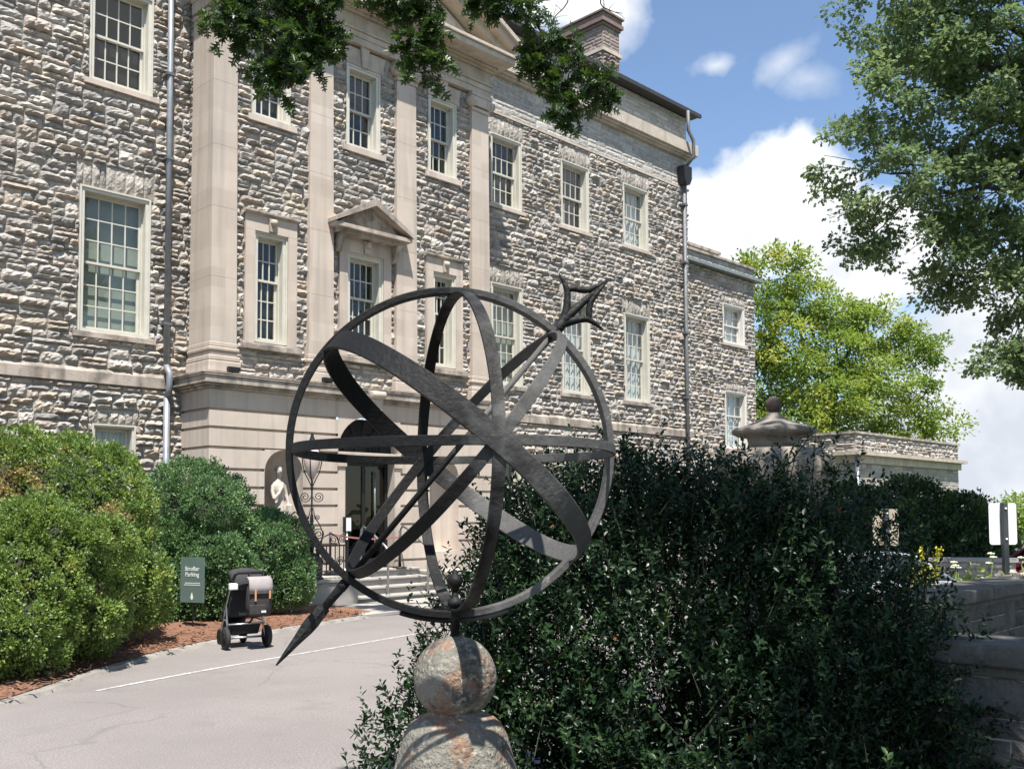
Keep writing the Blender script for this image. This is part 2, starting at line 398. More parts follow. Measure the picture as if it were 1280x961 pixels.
M['red_belt'] = mat('red_belt', (.34,.13,.12), .7, var=.05)
M['red_car'] = mat('red_car_paint', (.20,.012,.022), .25, var=.03, spec=.6)
M['silver_car'] = mat('silver_car_paint', (.40,.43,.47), .25, metal=.4, var=.03)
M['car_glass'] = mat('car_glass', (.02,.025,.03), .05, var=.02, spec=.8)
M['lamp_lens'] = mat('clear_lens', (.6,.6,.6), .1, var=.02)
M['petal_white'] = mat('cream_flower', (.62,.60,.44), .8, var=.15, scale=30)
M['petal_yellow'] = mat('yellow_flower', (.60,.52,.04), .8, var=.15, scale=30)
M['stem'] = mat('green_stem', (.10,.16,.04), .8, var=.15, scale=20)
M['box_leaf'] = leaf_mat('boxwood_leaf', [(0,(.07,.125,.035)),(.5,(.165,.25,.062)),(.8,(.28,.36,.085)),(.93,(.34,.38,.11)),(1,(.40,.26,.15))], .42, .28)
M['yew_leaf'] = leaf_mat('yew_leaf', [(0,(.045,.10,.04)),(.5,(.115,.21,.082)),(.85,(.19,.30,.11)),(1,(.23,.33,.11))], .45, .25)
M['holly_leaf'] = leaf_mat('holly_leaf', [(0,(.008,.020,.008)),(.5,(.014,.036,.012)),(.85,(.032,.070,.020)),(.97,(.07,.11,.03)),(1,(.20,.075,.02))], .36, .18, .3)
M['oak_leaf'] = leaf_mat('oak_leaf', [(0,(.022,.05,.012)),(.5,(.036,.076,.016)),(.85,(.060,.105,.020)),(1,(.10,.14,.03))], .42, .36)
M['oak_far'] = leaf_mat('tall_oak_leaf', [(0,(.085,.14,.06)),(.5,(.165,.235,.105)),(.85,(.25,.32,.14)),(1,(.31,.35,.15))], .55, .36, .3)
M['locust_leaf'] = leaf_mat('locust_leaf', [(0,(.085,.155,.034)),(.45,(.18,.27,.055)),(.8,(.29,.345,.07)),(1,(.40,.40,.09))], .5, .42)
M['hedge_leaf'] = leaf_mat('hedge_leaf', [(0,(.022,.044,.016)),(.5,(.042,.08,.025)),(.85,(.085,.14,.04)),(1,(.13,.18,.05))], .4, .2)
# ------------------------------------------------------------------ rubble stone
PAL = 1.05*np.array([1.02,1.0,.965])*np.array([(.31,.293,.275),(.34,.322,.304),(.26,.248,.236),(.37,.342,.312),(.335,.292,.25),(.36,.315,.265),(.32,.28,.252),(.23,.222,.216),(.42,.39,.355)])
PALW = np.array([.20,.18,.13,.16,.09,.06,.07,.06,.05]); PALW = PALW/PALW.sum()
class Stones:
    """quarry-faced stones of one wall, each with its own bulging broken face; one mesh"""
    def __init__(s, seed): s.rng = np.random.default_rng(seed); s.V = []; s.F = []; s.K = []; s.n = 0
    def stone(s, a0, a1, z0, z1, depth, fine=.055, smooth=False, tone=None, to3=None):
        rng = s.rng; w, h = a1-a0, z1-z0
        if w < .03 or h < .02: return
        g = .0035
        nx = int(np.clip(round(w/fine), 4, 9)); nz = int(np.clip(round(h/fine*1.3), 3, 6))
        u = np.linspace(0, 1, nx+1); v = np.linspace(0, 1, nz+1)
        Ug, Vg = np.meshgrid(u, v)
        ju = (rng.random(Ug.shape)-.5)*.55/nx; jv = (rng.random(Vg.shape)-.5)*.55/nz
        inner = np.zeros(Ug.shape, bool); inner[1:-1,1:-1] = True
        Uj = np.where(inner, Ug+ju, Ug); Vj = np.where(inner, Vg+jv, Vg)
        # ragged outline
        Uj = Uj + (~inner)*(rng.random(Ug.shape)-.5)*.02; Vj = Vj + (~inner)*(rng.random(Vg.shape)-.5)*.05
        d = np.where(inner, depth*(.55+.45*rng.random()), .006)
        if smooth:
            d = np.where(inner, .012, .002) + inner*(rng.random(d.shape))*.005
        else:
            tx, tz = rng.normal(0,.30,2)
            vv = np.clip(Vj,0,1)**.8
            d = np.where(inner, depth*(.6+.5*rng.random())*(np.sin(np.pi*vv)**.55)*np.clip(np.minimum(Uj,1-Uj)*5+.35,0,1), .006)
            d = d + inner*depth*(tx*(Uj-.5) + (tz-.15)*(Vj-.5)*1.0) + inner*rng.normal(0, depth*.20, d.shape)
            ridge = rng.random()
            d = d + inner*depth*.35*np.clip(1-np.abs(Vj-.3-.4*ridge)*3, 0, 1)
            d = np.where(inner, np.clip(d, .004, depth*1.9), d)
        A = a0+g + Uj*(w-2*g); Z = z0+g + Vj*(h-2*g)
        c = PAL[rng.choice(len(PAL), p=PALW)]*(.86+.28*rng.random()) if tone is None else np.array(tone)*(.82+.36*rng.random())
        P = to3(A.ravel(), d.ravel(), Z.ravel())
        i = np.arange((nx+1)*(nz+1)).reshape(nz+1, nx+1)
        q = np.stack([i[:-1,:-1], i[:-1,1:], i[1:,1:], i[1:,:-1]], -1).reshape(-1,4) + s.n
        s.V.append(P); s.F.append(q); s.K.append(np.tile(np.append(c,1.0), (len(P),1))); s.n += len(P)
    def field(s, a0, a1, z0, z1, holes, to3, depth=.05, fine=.055, rows=(.24,.40), widths=(.20,.60), smooth=False, tone=None):
        rng = s.rng
        def put(x0_, x1_, za, zb):
            for r_ in s.clip((x0_, x1_, za, zb), holes):
                s.stone(*r_, depth*rng.uniform(.55,1.3)*min(1.0, (r_[3]-r_[2])/.11), fine, smooth, tone, to3)
        def run(x0_, x1_, za, zb):
            x = x0_
            while x < x1_-.01:
                w = rng.uniform(*widths)*(1.15 if zb-za < .11 else .9)
                if x1_-x-w < .14: w = x1_-x
                if zb-za > .15 and rng.random() < .22:
                    zc = za+(zb-za)*rng.uniform(.4,.6); put(x,x+w,za,zc); put(x,x+w,zc,zb)
                else: put(x,x+w,za,zb)
                x += w
        z = z0
        while z < z1 - .02:
            h1, h2 = rng.uniform(.08,.185), rng.uniform(.08,.185)
            if smooth: h1, h2 = rng.uniform(.09,.15), rng.uniform(.09,.15)
            if z1-z-h1-h2 < .12: k_ = (z1-z)/(h1+h2); h1 *= k_; h2 *= k_
            a = a0
            while a < a1-.01:
                span = rng.uniform(.7,2.4)
                if a1-a-span < .5: span = a1-a
                run(a, a+span, z, z+h1); run(a, a+span, z+h1, z+h1+h2)
                a += span
                if a < a1-.5 and h1+h2 < .30:
                    w = rng.uniform(.25,.5); put(a, a+w, z, z+h1+h2); a += w
            z += h1+h2
    @staticmethod
    def clip(r, holes):
        out = [r]
        for (h0,h1,k0,k1) in holes:
            nxt = []
            for (x0,x1,z0,z1) in out:
                if x1 <= h0 or x0 >= h1 or z1 <= k0 or z0 >= k1: nxt.append((x0,x1,z0,z1)); continue
                if x0 < h0: nxt.append((x0,h0,z0,z1))
                if x1 > h1: nxt.append((h1,x1,z0,z1))
                m0, m1 = max(x0,h0), min(x1,h1)
                if z0 < k0: nxt.append((m0,m1,z0,k0))
                if z1 > k1: nxt.append((m0,m1,k1,z1))
            out = nxt
        return out
    def voussoirs(s, a0, a1, z0, z1, to3, depth=.05):
        rng = s.rng; a = a0
        while a < a1-.01:
            w = rng.uniform(.10,.2)
            if a1-a-w < .08: w = a1-a
            s.stone(a, a+w, z0+rng.uniform(0,.015), z1-rng.uniform(0,.06), depth*rng.uniform(.6,1.2), .055, False, (.34,.31,.275), to3); a += w
    def build(s, name, matl, parent, backing=None, back_mat=None):
        V = np.concatenate(s.V); F = np.concatenate(s.F); K = np.concatenate(s.K)
        mi = np.zeros(len(F), np.int32)
        if backing is not None and len(backing.v):
            bv = np.array(backing.v); bf = np.array(backing.f) + len(V)
            V = np.concatenate([V, bv]); F = np.concatenate([F, bf]); K = np.concatenate([K, np.tile((.25,.22,.19,1), (len(bv),1))])
            mi = np.concatenate([mi, np.ones(len(bf), np.int32)])
        V = V - np.array(origin_of(parent))
        me = np_mesh(name, V, np.full(len(F),4), F.ravel(), [matl, back_mat or M['mortar']], mi, False, {'col': ('FLOAT_COLOR', K)})
        return obj(name, me, parent)
def face_y(y):
    return lambda a, d, z: np.stack([a, y - d, z], -1)
def face_x(x, sgn=-1):
    return lambda a, d, z: np.stack([np.full_like(a, x) + sgn*d, a, z], -1)
def backing_y(mb, a0, a1, z0, z1, holes, y0, y1):
    xs = sorted({a0, a1, *[min(max(h[i],a0),a1) for h in holes for i in (0,1)]})
    zs = sorted({z0, z1, *[min(max(h[i],z0),z1) for h in holes for i in (2,3)]})
    for i in range(len(xs)-1):
        for j in range(len(zs)-1):
            cx, cz = (xs[i]+xs[i+1])/2, (zs[j]+zs[j+1])/2
            if any(h[0] < cx < h[1] and h[2] < cz < h[3] for h in holes): continue
            mb.box(xs[i], xs[i+1], y0, y1, zs[j], zs[j+1])

# ------------------------------------------------------------------ ground
def gz(X, Y):
    """ground height in the site frame: level by the mansion, falling away to the right"""
    s_ = max(0.0, min(1.0, (0.70253*X + 0.71166*Y - 10)/8.5)); s_ = s_*s_*(3-2*s_)
    t_ = max(0.0, (0.70253*X + 0.71166*Y - 34))
    return -0.55*s_ - 2.2*min(1.0, t_/60.0)
def gz_w(x, y):
    s_ = max(0.0, min(1.0, (x-10)/8.5)); s_ = s_*s_*(3-2*s_)
    t_ = max(0.0, x-34)
    return -0.55*s_ - 2.2*min(1.0, t_/60.0)
def sheet(name, xs, ys, dz, material):
    V = [(x, y, gz_w(x,y)+dz) for y in ys for x in xs]; nx = len(xs)
    F = [(j*nx+i, j*nx+i+1, (j+1)*nx+i+1, (j+1)*nx+i) for j in range(len(ys)-1) for i in range(nx-1)]
    me = np_mesh(name, V, [4]*len(F), [i for f in F for i in f], [material], smooth=True)
    return tag(obj(name, me), kind='structure')
sheet('ground', [-2500,-400,-100,-30,-10]+list(range(0,110,4))+[140,300,900,2500], [-2500,-500,-120,-60,-30,-15,-5,5,15,25,40,80,200,600,2500], -0.06, M['grass'])
sheet('road', list(np.arange(-14,41.1,1.0)), list(np.arange(-12,16.05,1.0)), 0.0, M['asphalt'])

CURB = [(-6,3.4),(-2,6.3),(1,8.35),(2.99,9.34),(4.4,10.55),(5.47,11.35),(6.62,11.97),(8.22,12.55),(9.61,12.98),(10.3,13.22)]
def offset(line, d):
    out = []
    for i,p in enumerate(line):
        a = Vector(line[max(i-1,0)]); b = Vector(line[min(i+1,len(line)-1)]); t = (b-a).normalized()
        out.append((p[0]-t.y*d, p[1]+t.x*d))
    return out
def smooth_line(line, n=6):
    out = []
    for i in range(len(line)-1):
        p0,p1,p2,p3 = [np.array(line[max(0,min(len(line)-1,i+k))]) for k in (-1,0,1,2)]
        for k in range(n):
            t = k/n
            out.append(tuple(.5*((2*p1)+(-p0+p2)*t+(2*p0-5*p1+4*p2-p3)*t*t+(-p0+3*p1-3*p2+p3)*t**3)))
    out.append(tuple(line[-1])); return out
curb_l = smooth_line(CURB)
inn = offset(curb_l, .15)
mb = MB(); n_ = len(curb_l)
prof = [(0,0.0),(.03,.035),(.13,.042),(.15,.0)]
rings = [offset(curb_l, o_) for (o_,_) in prof]
vs_ = [(rings[k][i][0], rings[k][i][1], prof[k][1]) for i in range(n_) for k in range(4)]
mb.add(vs_, [(i*4+k, i*4+k+1, (i+1)*4+k+1, (i+1)*4+k) for i in range(n_-1) for k in range(3)])
tag(mb.build('kerb', mat('kerb_concrete', (.25,.23,.205), .9, var=.2, scale=4, bump=.4, bscale=50, spots=[(5,.5,.66,(.15,.135,.12),.6)])), kind='structure')
# mulch bed: from the kerb to the building, gently mounded
mrng = np.random.default_rng(5)
V = []; F = []
cols = 12
for i,(px,py) in enumerate(inn):
    for k in range(cols+1):
        t = k/cols
        qx, qy = (px-4.0*t, 16.95) if px < 8.3 else (min(px, 9.86)-.0*t, 16.0)
        x = px + (qx-px)*t; y = py + (qy-py)*t
        V.append((x, y, .045 + .05*math.sin(math.pi*min(1,t*1.2))**1 * (0 if k == 0 else 1) + (0 if k == 0 else mrng.uniform(-.012,.012))))
for i in range(len(inn)-1):
    for k in range(cols): F.append((i*(cols+1)+k, (i+1)*(cols+1)+k, (i+1)*(cols+1)+k+1, i*(cols+1)+k+1))
tag(obj('mulch_bed', np_mesh('mulch_bed', V, [4]*len(F), [i for f in F for i in f], [M['mulch']], smooth=True)), kind='structure')
# loose bark chips over the mulch
def chips():
    rng = np.random.default_rng(8); P = []; 
    ca = np.array(inn); 
    while len(P) < 2600:
        i = rng.integers(len(ca)*0, len(ca)); t = rng.random()**1.4*3.0
        x, y = ca[i] + np.array([-.25*t, t*.8]) + rng.normal(0,.1,2)
        if x < 3 or y > 15.9 or x > 9.8: continue
        P.append((x,y,.075+rng.random()*.03))
    P = np.array(P); n = len(P)
    a = rng.uniform(0,6.28,n); L = rng.uniform(.02,.06,n); W = rng.uniform(.006,.014,n); tl = rng.normal(0,.4,n)
    d = np.stack([np.cos(a)*L, np.sin(a)*L, tl*L*.5], -1); w = np.stack([-np.sin(a)*W, np.cos(a)*W, W*0], -1)
    V = np.stack([P-d-w, P+d-w, P+d+w, P-d+w], 1).reshape(-1,3)
    return np_mesh('bark_chips', V, np.full(n,4), np.arange(4*n), [M['mulch']])
tag(obj('bark_chips', chips()), kind='stuff')
# pale landing strip in front of the steps, brick strip beside it
mb = MB(); mb.prism([(9.72,13.05),(11.2,13.25),(15.5,13.45),(15.5,14.95),(9.72,14.85)], 'z', .0, .05)
tag(mb.build('paved_walk', M['concrete']), kind='structure')
mb = MB(); mb.prism([(11.3,12.9),(15.5,13.1),(15.5,13.44),(11.3,13.24)], 'z', .0, .035)
tag(mb.build('brick_path', M['brick']), kind='structure')
# painted line along the drive
LINE = smooth_line([(3.95,9.60),(4.4,9.74),(5.6,10.06),(8.14,10.60),(11,11.2),(16,12.0)])
a_ = offset(LINE,-.028); b_ = offset(LINE,.028)
V = [p for q in zip(a_, b_) for p in ((q[0][0],q[0][1],.004),(q[1][0],q[1][1],.004))]
F = [(2*i,2*i+2,2*i+3,2*i+1) for i in range(len(LINE)-1)]
tag(obj('road_line', np_mesh('road_line', V, [4]*len(F), [i for f in F for i in f], [M['line']])), kind='structure')
# distant wooded ridge
V = []; F = []; hr = random.Random(2); N = 60
for i in range(N+1):
    X = -200 + i*20
    top = 5.5 + 3.2*math.sin(i*.23+.4) + 1.2*math.sin(i*.9) + hr.uniform(-.4,.4)
    for (Y,z) in ((560,-12),(600,top*.55),(640,top),(720,top*.3-6)):
        V.append(site(X,Y,z))
for i in range(N):
    for k in range(3): F.append((i*4+k,(i+1)*4+k,(i+1)*4+k+1,i*4+k+1))
tag(obj('hill', np_mesh('hill', V, [4]*len(F), [i for f in F for i in f], [M['hill']], smooth=True)), kind='structure')

# ------------------------------------------------------------------ mansion
MY, PY, BY = 17.1, 16.2, 16.0     # main wall, portico wall, portico base planes
house = thing('mansion', (12.07, 17.1, 0), 'three-storey grey rubble stone mansion with pale pilastered entrance portico', 'mansion')
XC = 12.07
main_win = []   # x0,x1,z0,z1,cols,rows_top,rows_bot,kind
for (x0,x1) in ((3.7,4.98),(6.58,7.86)): main_win.append((x0,x1,4.93,7.50,4,3,3,'blind','big'))
for (x0,x1) in ((3.8,4.96),(6.70,7.86)): main_win.append((x0,x1,9.44,11.28,4,2,2,'dark','plain'))
for (x0,x1,k2,k3) in ((16.58,17.70,'blind','dark'),(19.22,20.38,'curtain','dark'),(21.91,23.10,'curtain','curtain')):
    main_win.append((x0,x1,4.93,7.46,4,3,3,k2,'big')); main_win.append((x0,x1,9.46,11.25,4,2,2,k3,'plain'))
main_win.append((6.86,7.64,2.2,3.32,2,1,1,'curtain','bare'))
main_win.append((16.6,17.6,1.6,3.2,3,1,1,'dark','bare')); main_win.append((19.3,20.3,1.6,3.2,3,1,1,'dark','bare')); main_win.append((22.0,23.0,1.6,3.2,3,1,1,'dark','bare'))

holes = [(w[0],w[1],w[2],w[3]) for w in main_win]
lint = []
for w in main_win:
    hgt = .44 if w[8] != 'bare' else .26
    lint.append((w[0]-.06, w[1]+.06, w[3], w[3]+hgt))
belt = (1.0,25.2,4.02,4.30)
port = (8.62,15.50,0.0,14.0)
S = Stones(11); t3 = face_y(MY)
allh = holes + lint + [belt, port]
S.field(1.0,14.0,0.0,11.76,allh,t3,.062,.05)
S.field(14.0,20.0,0.0,11.76,allh,t3,.060,.06)
S.field(20.0,25.2,0.0,11.76,allh,t3,.060,.07)
S.field(1.0,25.2,11.82,12.76,[port],t3,.03,.08,(.2,.3),(.3,.7),True,(.40,.38,.35))
S.field(1.0,25.2,13.2,14.1,[(9.6,14.5,0,15)],t3,.03,.08,(.2,.3),(.3,.7),True,(.40,.38,.35))
for (a,b,c,d) in lint: S.voussoirs(a,b,c,d,t3,.042)
tr_ = face_x(25.2, 1)
S.field(17.12,24,0.0,14.1,[],tr_,.055,.09)
bk = MB(); backing_y(bk,1.0,25.19,0.0,14.1,holes+[(8.9,15.3,0,3.9)],MY+.004,MY+.32)
bk.box(24.88,25.196,MY+.33,24,0,14.1)
S.build('wall', M['stone'], house, bk)
# portico wall of stone between the pilasters
pw = [  # frame x0,x1,z0,z1, cols, rows_t, rows_b, kind, style
    (9.47,10.19,4.97,7.08,3,2,3,'dark','surround'),(11.60,12.52,4.97,7.08,4,2,3,'dark','pediment'),(13.90,14.58,4.97,7.08,3,2,3,'dark','surround'),
    (9.40,10.24,9.32,11.04,3,2,2,'dark','key'),(11.57,12.44,9.32,11.04,3,2,2,'dark','key'),(13.78,14.62,9.32,11.04,3,2,2,'dark','key')]
S = Stones(23); t3p = face_y(PY)
ph = []
for w in pw:
    if w[8] in ('surround','pediment'): ph.append((w[0]-.20,w[1]+.20,w[2]-.16,w[3]+.32))
    else: ph.append((w[0],w[1],w[2],w[3])); ph.append((w[0]-.08,w[1]+.14,w[3],w[3]+.38))
ph.append((9.0,10.65,4.1,4.12))
S.field(8.9,15.2,4.30,11.46,ph,t3p,.055,.05)
S.field(MY-.98+.60,MY,4.3,11.46,[],face_x(8.62,-1),.035,.05,(.26,.42),(.2,.36))
S.field(MY-.98+.60,MY,4.3,11.46,[],face_x(15.50,1),.035,.06,(.26,.42),(.2,.36))
bk = MB(); backing_y(bk,8.63,15.49,4.28,11.46,[(w[0],w[1],w[2],w[3]) for w in pw],PY+.004,PY+.3)
bk.box(8.63,8.93,PY+.31,MY,4.28,11.46); bk.box(15.19,15.49,PY+.31,MY,4.28,11.46)
S.build('portico_wall', M['stone'], house, bk)

def window(x0,x1,z0,z1,y,cols,rt,rb,kind,style,parent,paint='cream'):
    """sash window: casing, sash bars, pane, sill and what hangs behind the glass"""
    cw = .09 if style != 'bare' else .06
    f = MB()
    for (a,b,c,d) in ((x0,x0+cw,z0,z1),(x1-cw,x1,z0,z1),(x0+cw,x1-cw,z1-cw,z1),(x0+cw,x1-cw,z0,z0+cw*.55)):
        f.box(a,b,y-.015,y+.11,c,d)
    # outer bead proud of the casing, and the deeper jambs
    for (a,b,c,d) in ((x0,x0+.03,z0,z1),(x1-.03,x1,z0,z1),(x0+.03,x1-.03,z1-.03,z1)):
        f.box(a,b,y-.04,y-.016,c,d)
    ix0,ix1,iz0,iz1 = x0+cw,x1-cw,z0+cw*.55,z1-cw
    for (a,b,c,d) in ((ix0,ix0+.02,iz0,iz1),(ix1-.02,ix1,iz0,iz1),(ix0+.02,ix1-.02,iz1-.02,iz1)):
        f.box(a,b,y+.111,y+.26,c,d)
    fo = f.build('window', M[paint], parent)
    s_ = MB(); bx0,bx1,bz0,bz1 = ix0+.021,ix1-.021,iz0,iz1-.021
    zm = bz0 + (bz1-bz0)*(rb/(rb+rt))
    st = .042; t_ = .011
    for (za,zb,yy,rows) in ((zm-.02,bz1,y+.135,rt),(bz0,zm+.02,y+.185,rb)):
        s_.box(bx0,bx0+st,yy,yy+.035,za,zb); s_.box(bx1-st,bx1,yy,yy+.035,za,zb)
        s_.box(bx0+st,bx1-st,yy,yy+.035,zb-st,zb); s_.box(bx0+st,bx1-st,yy,yy+.035,za,za+st*(1.7 if rows == rb and za == bz0 else 1))
        zlo = za+st*(1.7 if za == bz0 else 1); zhi = zb-st
        for i in range(1,cols):
            xx = bx0+st+(bx1-bx0-2*st)*i/cols; s_.box(xx-t_,xx+t_,yy+.004,yy+.03,zlo,zhi)
        for j in range(1,rows):
            zz = zlo+(zhi-zlo)*j/rows; s_.box(bx0+st,bx1-st,yy+.006,yy+.028,zz-t_,zz+t_)
    s_.build('sash', M[paint], fo)
    p_ = MB()
    for (za,zb,yy) in ((zm+.021,bz1-.01,y+.152),(bz0+.01,zm+.019,y+.202)):
        p_.add([(bx0+.01,yy,za),(bx1-.01,yy,za),(bx1-.01,yy,zb),(bx0+.01,yy,zb)],[(0,1,2,3)])
    p_.build('pane', M['glass'], fo)
    if kind in ('curtain','blind'):
        c_ = MB(); n = 40; pts = []
        rr = random.Random(int(x0*100+z0*10)); ph_ = rr.uniform(0,6)
        for i in range(n+1):
            xx = ix0+(ix1-ix0)*i/n
            yy = y+.275 + (.018*math.sin(i*1.25+ph_)+.012*math.sin(i*.55) if kind == 'curtain' else 0)
            pts += [(xx,yy,iz0),(xx,yy+(.02*math.sin(i*.4+ph_) if kind=='curtain' else 0),iz1)]
        c_.add(pts, [(2*i,2*i+2,2*i+3,2*i+1) for i in range(n)], True)
        c_.build('curtain' if kind == 'curtain' else 'blind', M[kind], fo)
    d_ = MB(); d_.add([(x0,y+.31,z0),(x1,y+.31,z0),(x1,y+.31,z1),(x0,y+.31,z1)],[(0,1,2,3)]); 
    d_.build('dark_interior', M['dark_in'], fo)
    if style in ('big','plain'):
        k = MB(); lip = .09; hh = .11 if style == 'big' else .13
        k.prism([(y-.085,z0-.10-.012),(y+.12,z0-.10-.012),(y+.12,z0-.002),(y-.02,z0-.002),(y-.085,z0-.022)],'x',x0-.09,x1+.11)
        k.build('sill', M['lime_aged' if style == 'big' else 'lime'], fo)
    if style == 'key':
        k = MB(); k.prism([(y-.09,z0-.14),(y+.12,z0-.14),(y+.12,z0-.002),(y-.02,z0-.002),(y-.09,z0-.022)],'x',x0-.10,x1+.12); k.build('sill', M['lime'], fo)
        l = MB(); l.prism([(x0-.0,z1+.01),(x1+.03,z1+.01),(x1+.14,z1+.37),(x0-.09,z1+.37)],'y',y-.05,y+.2)
        xm=(x0+x1)/2; l.prism([(xm-.07,z1+.0),(xm+.07,z1+.0),(xm+.11,z1+.42),(xm-.11,z1+.42)],'y',y-.10,y-.051)
        l.build('keystone_lintel', M['lime_old'], fo)
    if style in ('surround','pediment'):
        k = MB(); k.box(x0-.20,x0-.002,y-.07,y+.2,z0-.03,z1+.0); k.box(x1+.002,x1+.20,y-.07,y+.2,z0-.03,z1+.0)
        k.box(x0-.20,x1+.20,y-.071,y+.2,z1+.002,z1+.30)
        k.build('surround', M['lime'], fo)
        k = MB(); k.prism([(y-.15,z0-.16),(y+.1,z0-.16),(y+.1,z0-.032),(y-.06,z0-.032),(y-.15,z0-.06)],'x',x0-.28,x1+.28); k.build('sill', M['lime_aged'], fo)
        xm=(x0+x1)/2
        k = MB(); k.prism([(xm-.07,z1+.02),(xm+.07,z1+.02),(xm+.085,z1+.27),(xm-.085,z1+.27)],'y',y-.13,y-.072)
        k.lathe((xm,y-.14,z1+.19),[(.0,-.07),(.05,-.055),(.075,0),(.05,.055),(0,.07)],10)
        k.build('carved_key', M['lime_old'], fo)
        if style == 'surround':
            k = MB(); k.prism([(y-.14,z1+.34),(y-.14,z1+.375),(y+.1,z1+.39),(y+.1,z1+.302),(y-.08,z1+.302)],'x',x0-.24,x1+.24); k.build('hood', M['lime_aged'], fo)
    return fo
for w in main_win: window(w[0],w[1],w[2],w[3],MY,w[4],w[5],w[6],w[7],w[8],house)
pws = [window(w[0],w[1],w[2],w[3],PY,w[4],w[5],w[6],w[7],w[8],house) for w in pw]
# pediment hood over the centre window
k = MB(); y0 = PY-.42; xm = 12.06; hw = .98; zb = 7.44; za = 8.14
k.box(xm-hw+.12,xm+hw-.12,PY-.26,PY+.1,zb-.06,zb+.03)
k.box(xm-hw,xm+hw,y0+.04,PY+.1,zb+.031,zb+.11)
for sg in (-1,1):
    L = [(xm+sg*(hw+.02),zb+.111),(xm+sg*(hw+.02),zb+.19),(xm,za+.06),(xm,za-.09)]
    k.prism(L if sg>0 else L[::-1],'y',y0,PY+.1)
k.prism([(xm-hw+.1,zb+.11),(xm+hw-.1,zb+.11),(xm,za-.02)],'y',PY-.2,PY+.05)
for sg in (-1,1):
    xx = xm+sg*.72; k.prism([(PY-.30,zb-.065),(PY-.07,zb-.065),(PY-.07,zb-.42),(PY-.12,zb-.40)],'x',xx-.06,xx+.06)
k.build('window_pediment', M['lime_aged'], house)

# pilasters
for i,(a,b) in enumerate(((8.55,9.05),(10.64,11.20),(12.82,13.37),(15.02,15.57))):
    yb = 16.88 if i in (0,3) else PY+.05
    yf = 16.07
    lo, hi = (a,b)
    sh = MB()
    e = .012
    zj = [4.86, 6.05, 7.35, 8.5, 9.7, 11.04]
    for q in range(5):
        za, zb = zj[q], zj[q+1]-.002; ea, eb = e*(1-2*(za-4.86)/6.18), e*(1-2*(zb-4.86)/6.18)
        sh.add([(lo-ea,yf-ea,za),(hi+ea,yf-ea,za),(hi+ea,yb,za),(lo-ea,yb,za),(lo-eb,yf-eb,zb),(hi+eb,yf-eb,zb),(hi+eb,yb,zb),(lo-eb,yb,zb)],
           [(0,3,2,1),(4,5,6,7),(0,1,5,4),(1,2,6,5),(2,3,7,6),(3,0,4,7)])
    sh.box(lo+.014,hi-.014,yf+.014,yb-.01,4.87,11.03)
    po = sh.build('pilaster', M['lime'], house, bevel=.003)
    jb = MB()
    bs = MB()
    for (dd,c0,c1) in ((.075,4.29,4.50),(.065,4.502,4.60),(.028,4.602,4.68),(.055,4.682,4.755),(.025,4.757,4.858)):
        bs.box(lo-dd,hi+dd,yf-dd,yb-.002,c0,c1)
    bs.build('base', M['lime'], po, bevel=.02)
    cp = MB()
    cp.box(lo-.01,hi+.01,yf-.02,yb-.002,11.042,11.12)
    cp.box(lo-.05,hi+.05,yf-.07,yb-.002,11.38,11.46)
    cp.box(lo-.03,hi+.03,yf-.05,yb-.003,11.16,11.378)
    for xx in (lo-.005, hi+.005):
        cp.lathe((xx,yf-.085,11.25),[(0,0),(.05,.0),(.10,.005),(.125,.03),(.125,.16),(.11,.18),(0,.18)],20,axis=(0,1,0))
        cp.lathe((xx,yf-.105,11.25),[(0,0),(.035,.0),(.045,.02),(.045,.03),(0,.03)],14,axis=(0,1,0))
        sp = [(xx+math.cos(t)*(.02+.0135*t)*(1 if xx>lo+.2 else -1), yf-.088, 11.25+math.sin(t)*(.02+.0135*t)) for t in np.linspace(0,7.2,40)]
        cp.tube(sp,.010,6)
    cp.build('capital', M['lime_old'], po)
# entablature and pediment
k = MB()
for (dx,yf,c0,c1) in ((.0,16.05,11.462,11.60),(.015,16.03,11.602,11.72),(.04,15.99,11.722,11.76),(.0,16.05,11.762,12.06),(.05,15.98,12.062,12.12),(.10,15.90,12.122,12.17)):
    k.box(8.50-dx,15.62+dx,yf,MY-.01,c0,c1)
k.build('entablature', M['lime_old'], house, bevel=.01)
k = MB()
k.box(8.23,15.89,15.50,MY-.012,12.172,12.30)
k.box(8.19,15.93,15.45,MY-.013,12.302,12.38)
k.build('cornice', M['lime_old'], house, bevel=.012)
zt = 12.38; ax_ = XC; hw = 3.85; rise = 1.95
k = MB()
k.prism([(ax_-hw+.2,zt+.001),(ax_+hw-.2,zt+.001),(ax_,zt+rise-.16)],'y',16.06,16.3)
po = k.build('pediment', M['lime_old'], house)
for (t0,t1,yf) in ((.0,.17,15.74),(.172,.30,15.51),(.302,.40,15.43)):
    k = MB()
    for sg in (-1,1):
        a = Vector((ax_+sg*hw,0,zt)); b = Vector((ax_,0,zt+rise)); d = (b-a).normalized(); nn = Vector((-d.z*-sg*-1,0,abs(d.x)))
        nn = Vector((sg*abs(d.z),0,abs(d.x)))
        p = [(a+nn*t0),(b+Vector((0,0,t0/abs(d.x)))),(b+Vector((0,0,t1/abs(d.x)))),(a+nn*t1)]
        k.prism([(q.x,q.z) for q in p],'y',yf,MY+2.5 if t1 > .35 else 16.3)
    k.build('raking_moulding', M['lime_old'], po)
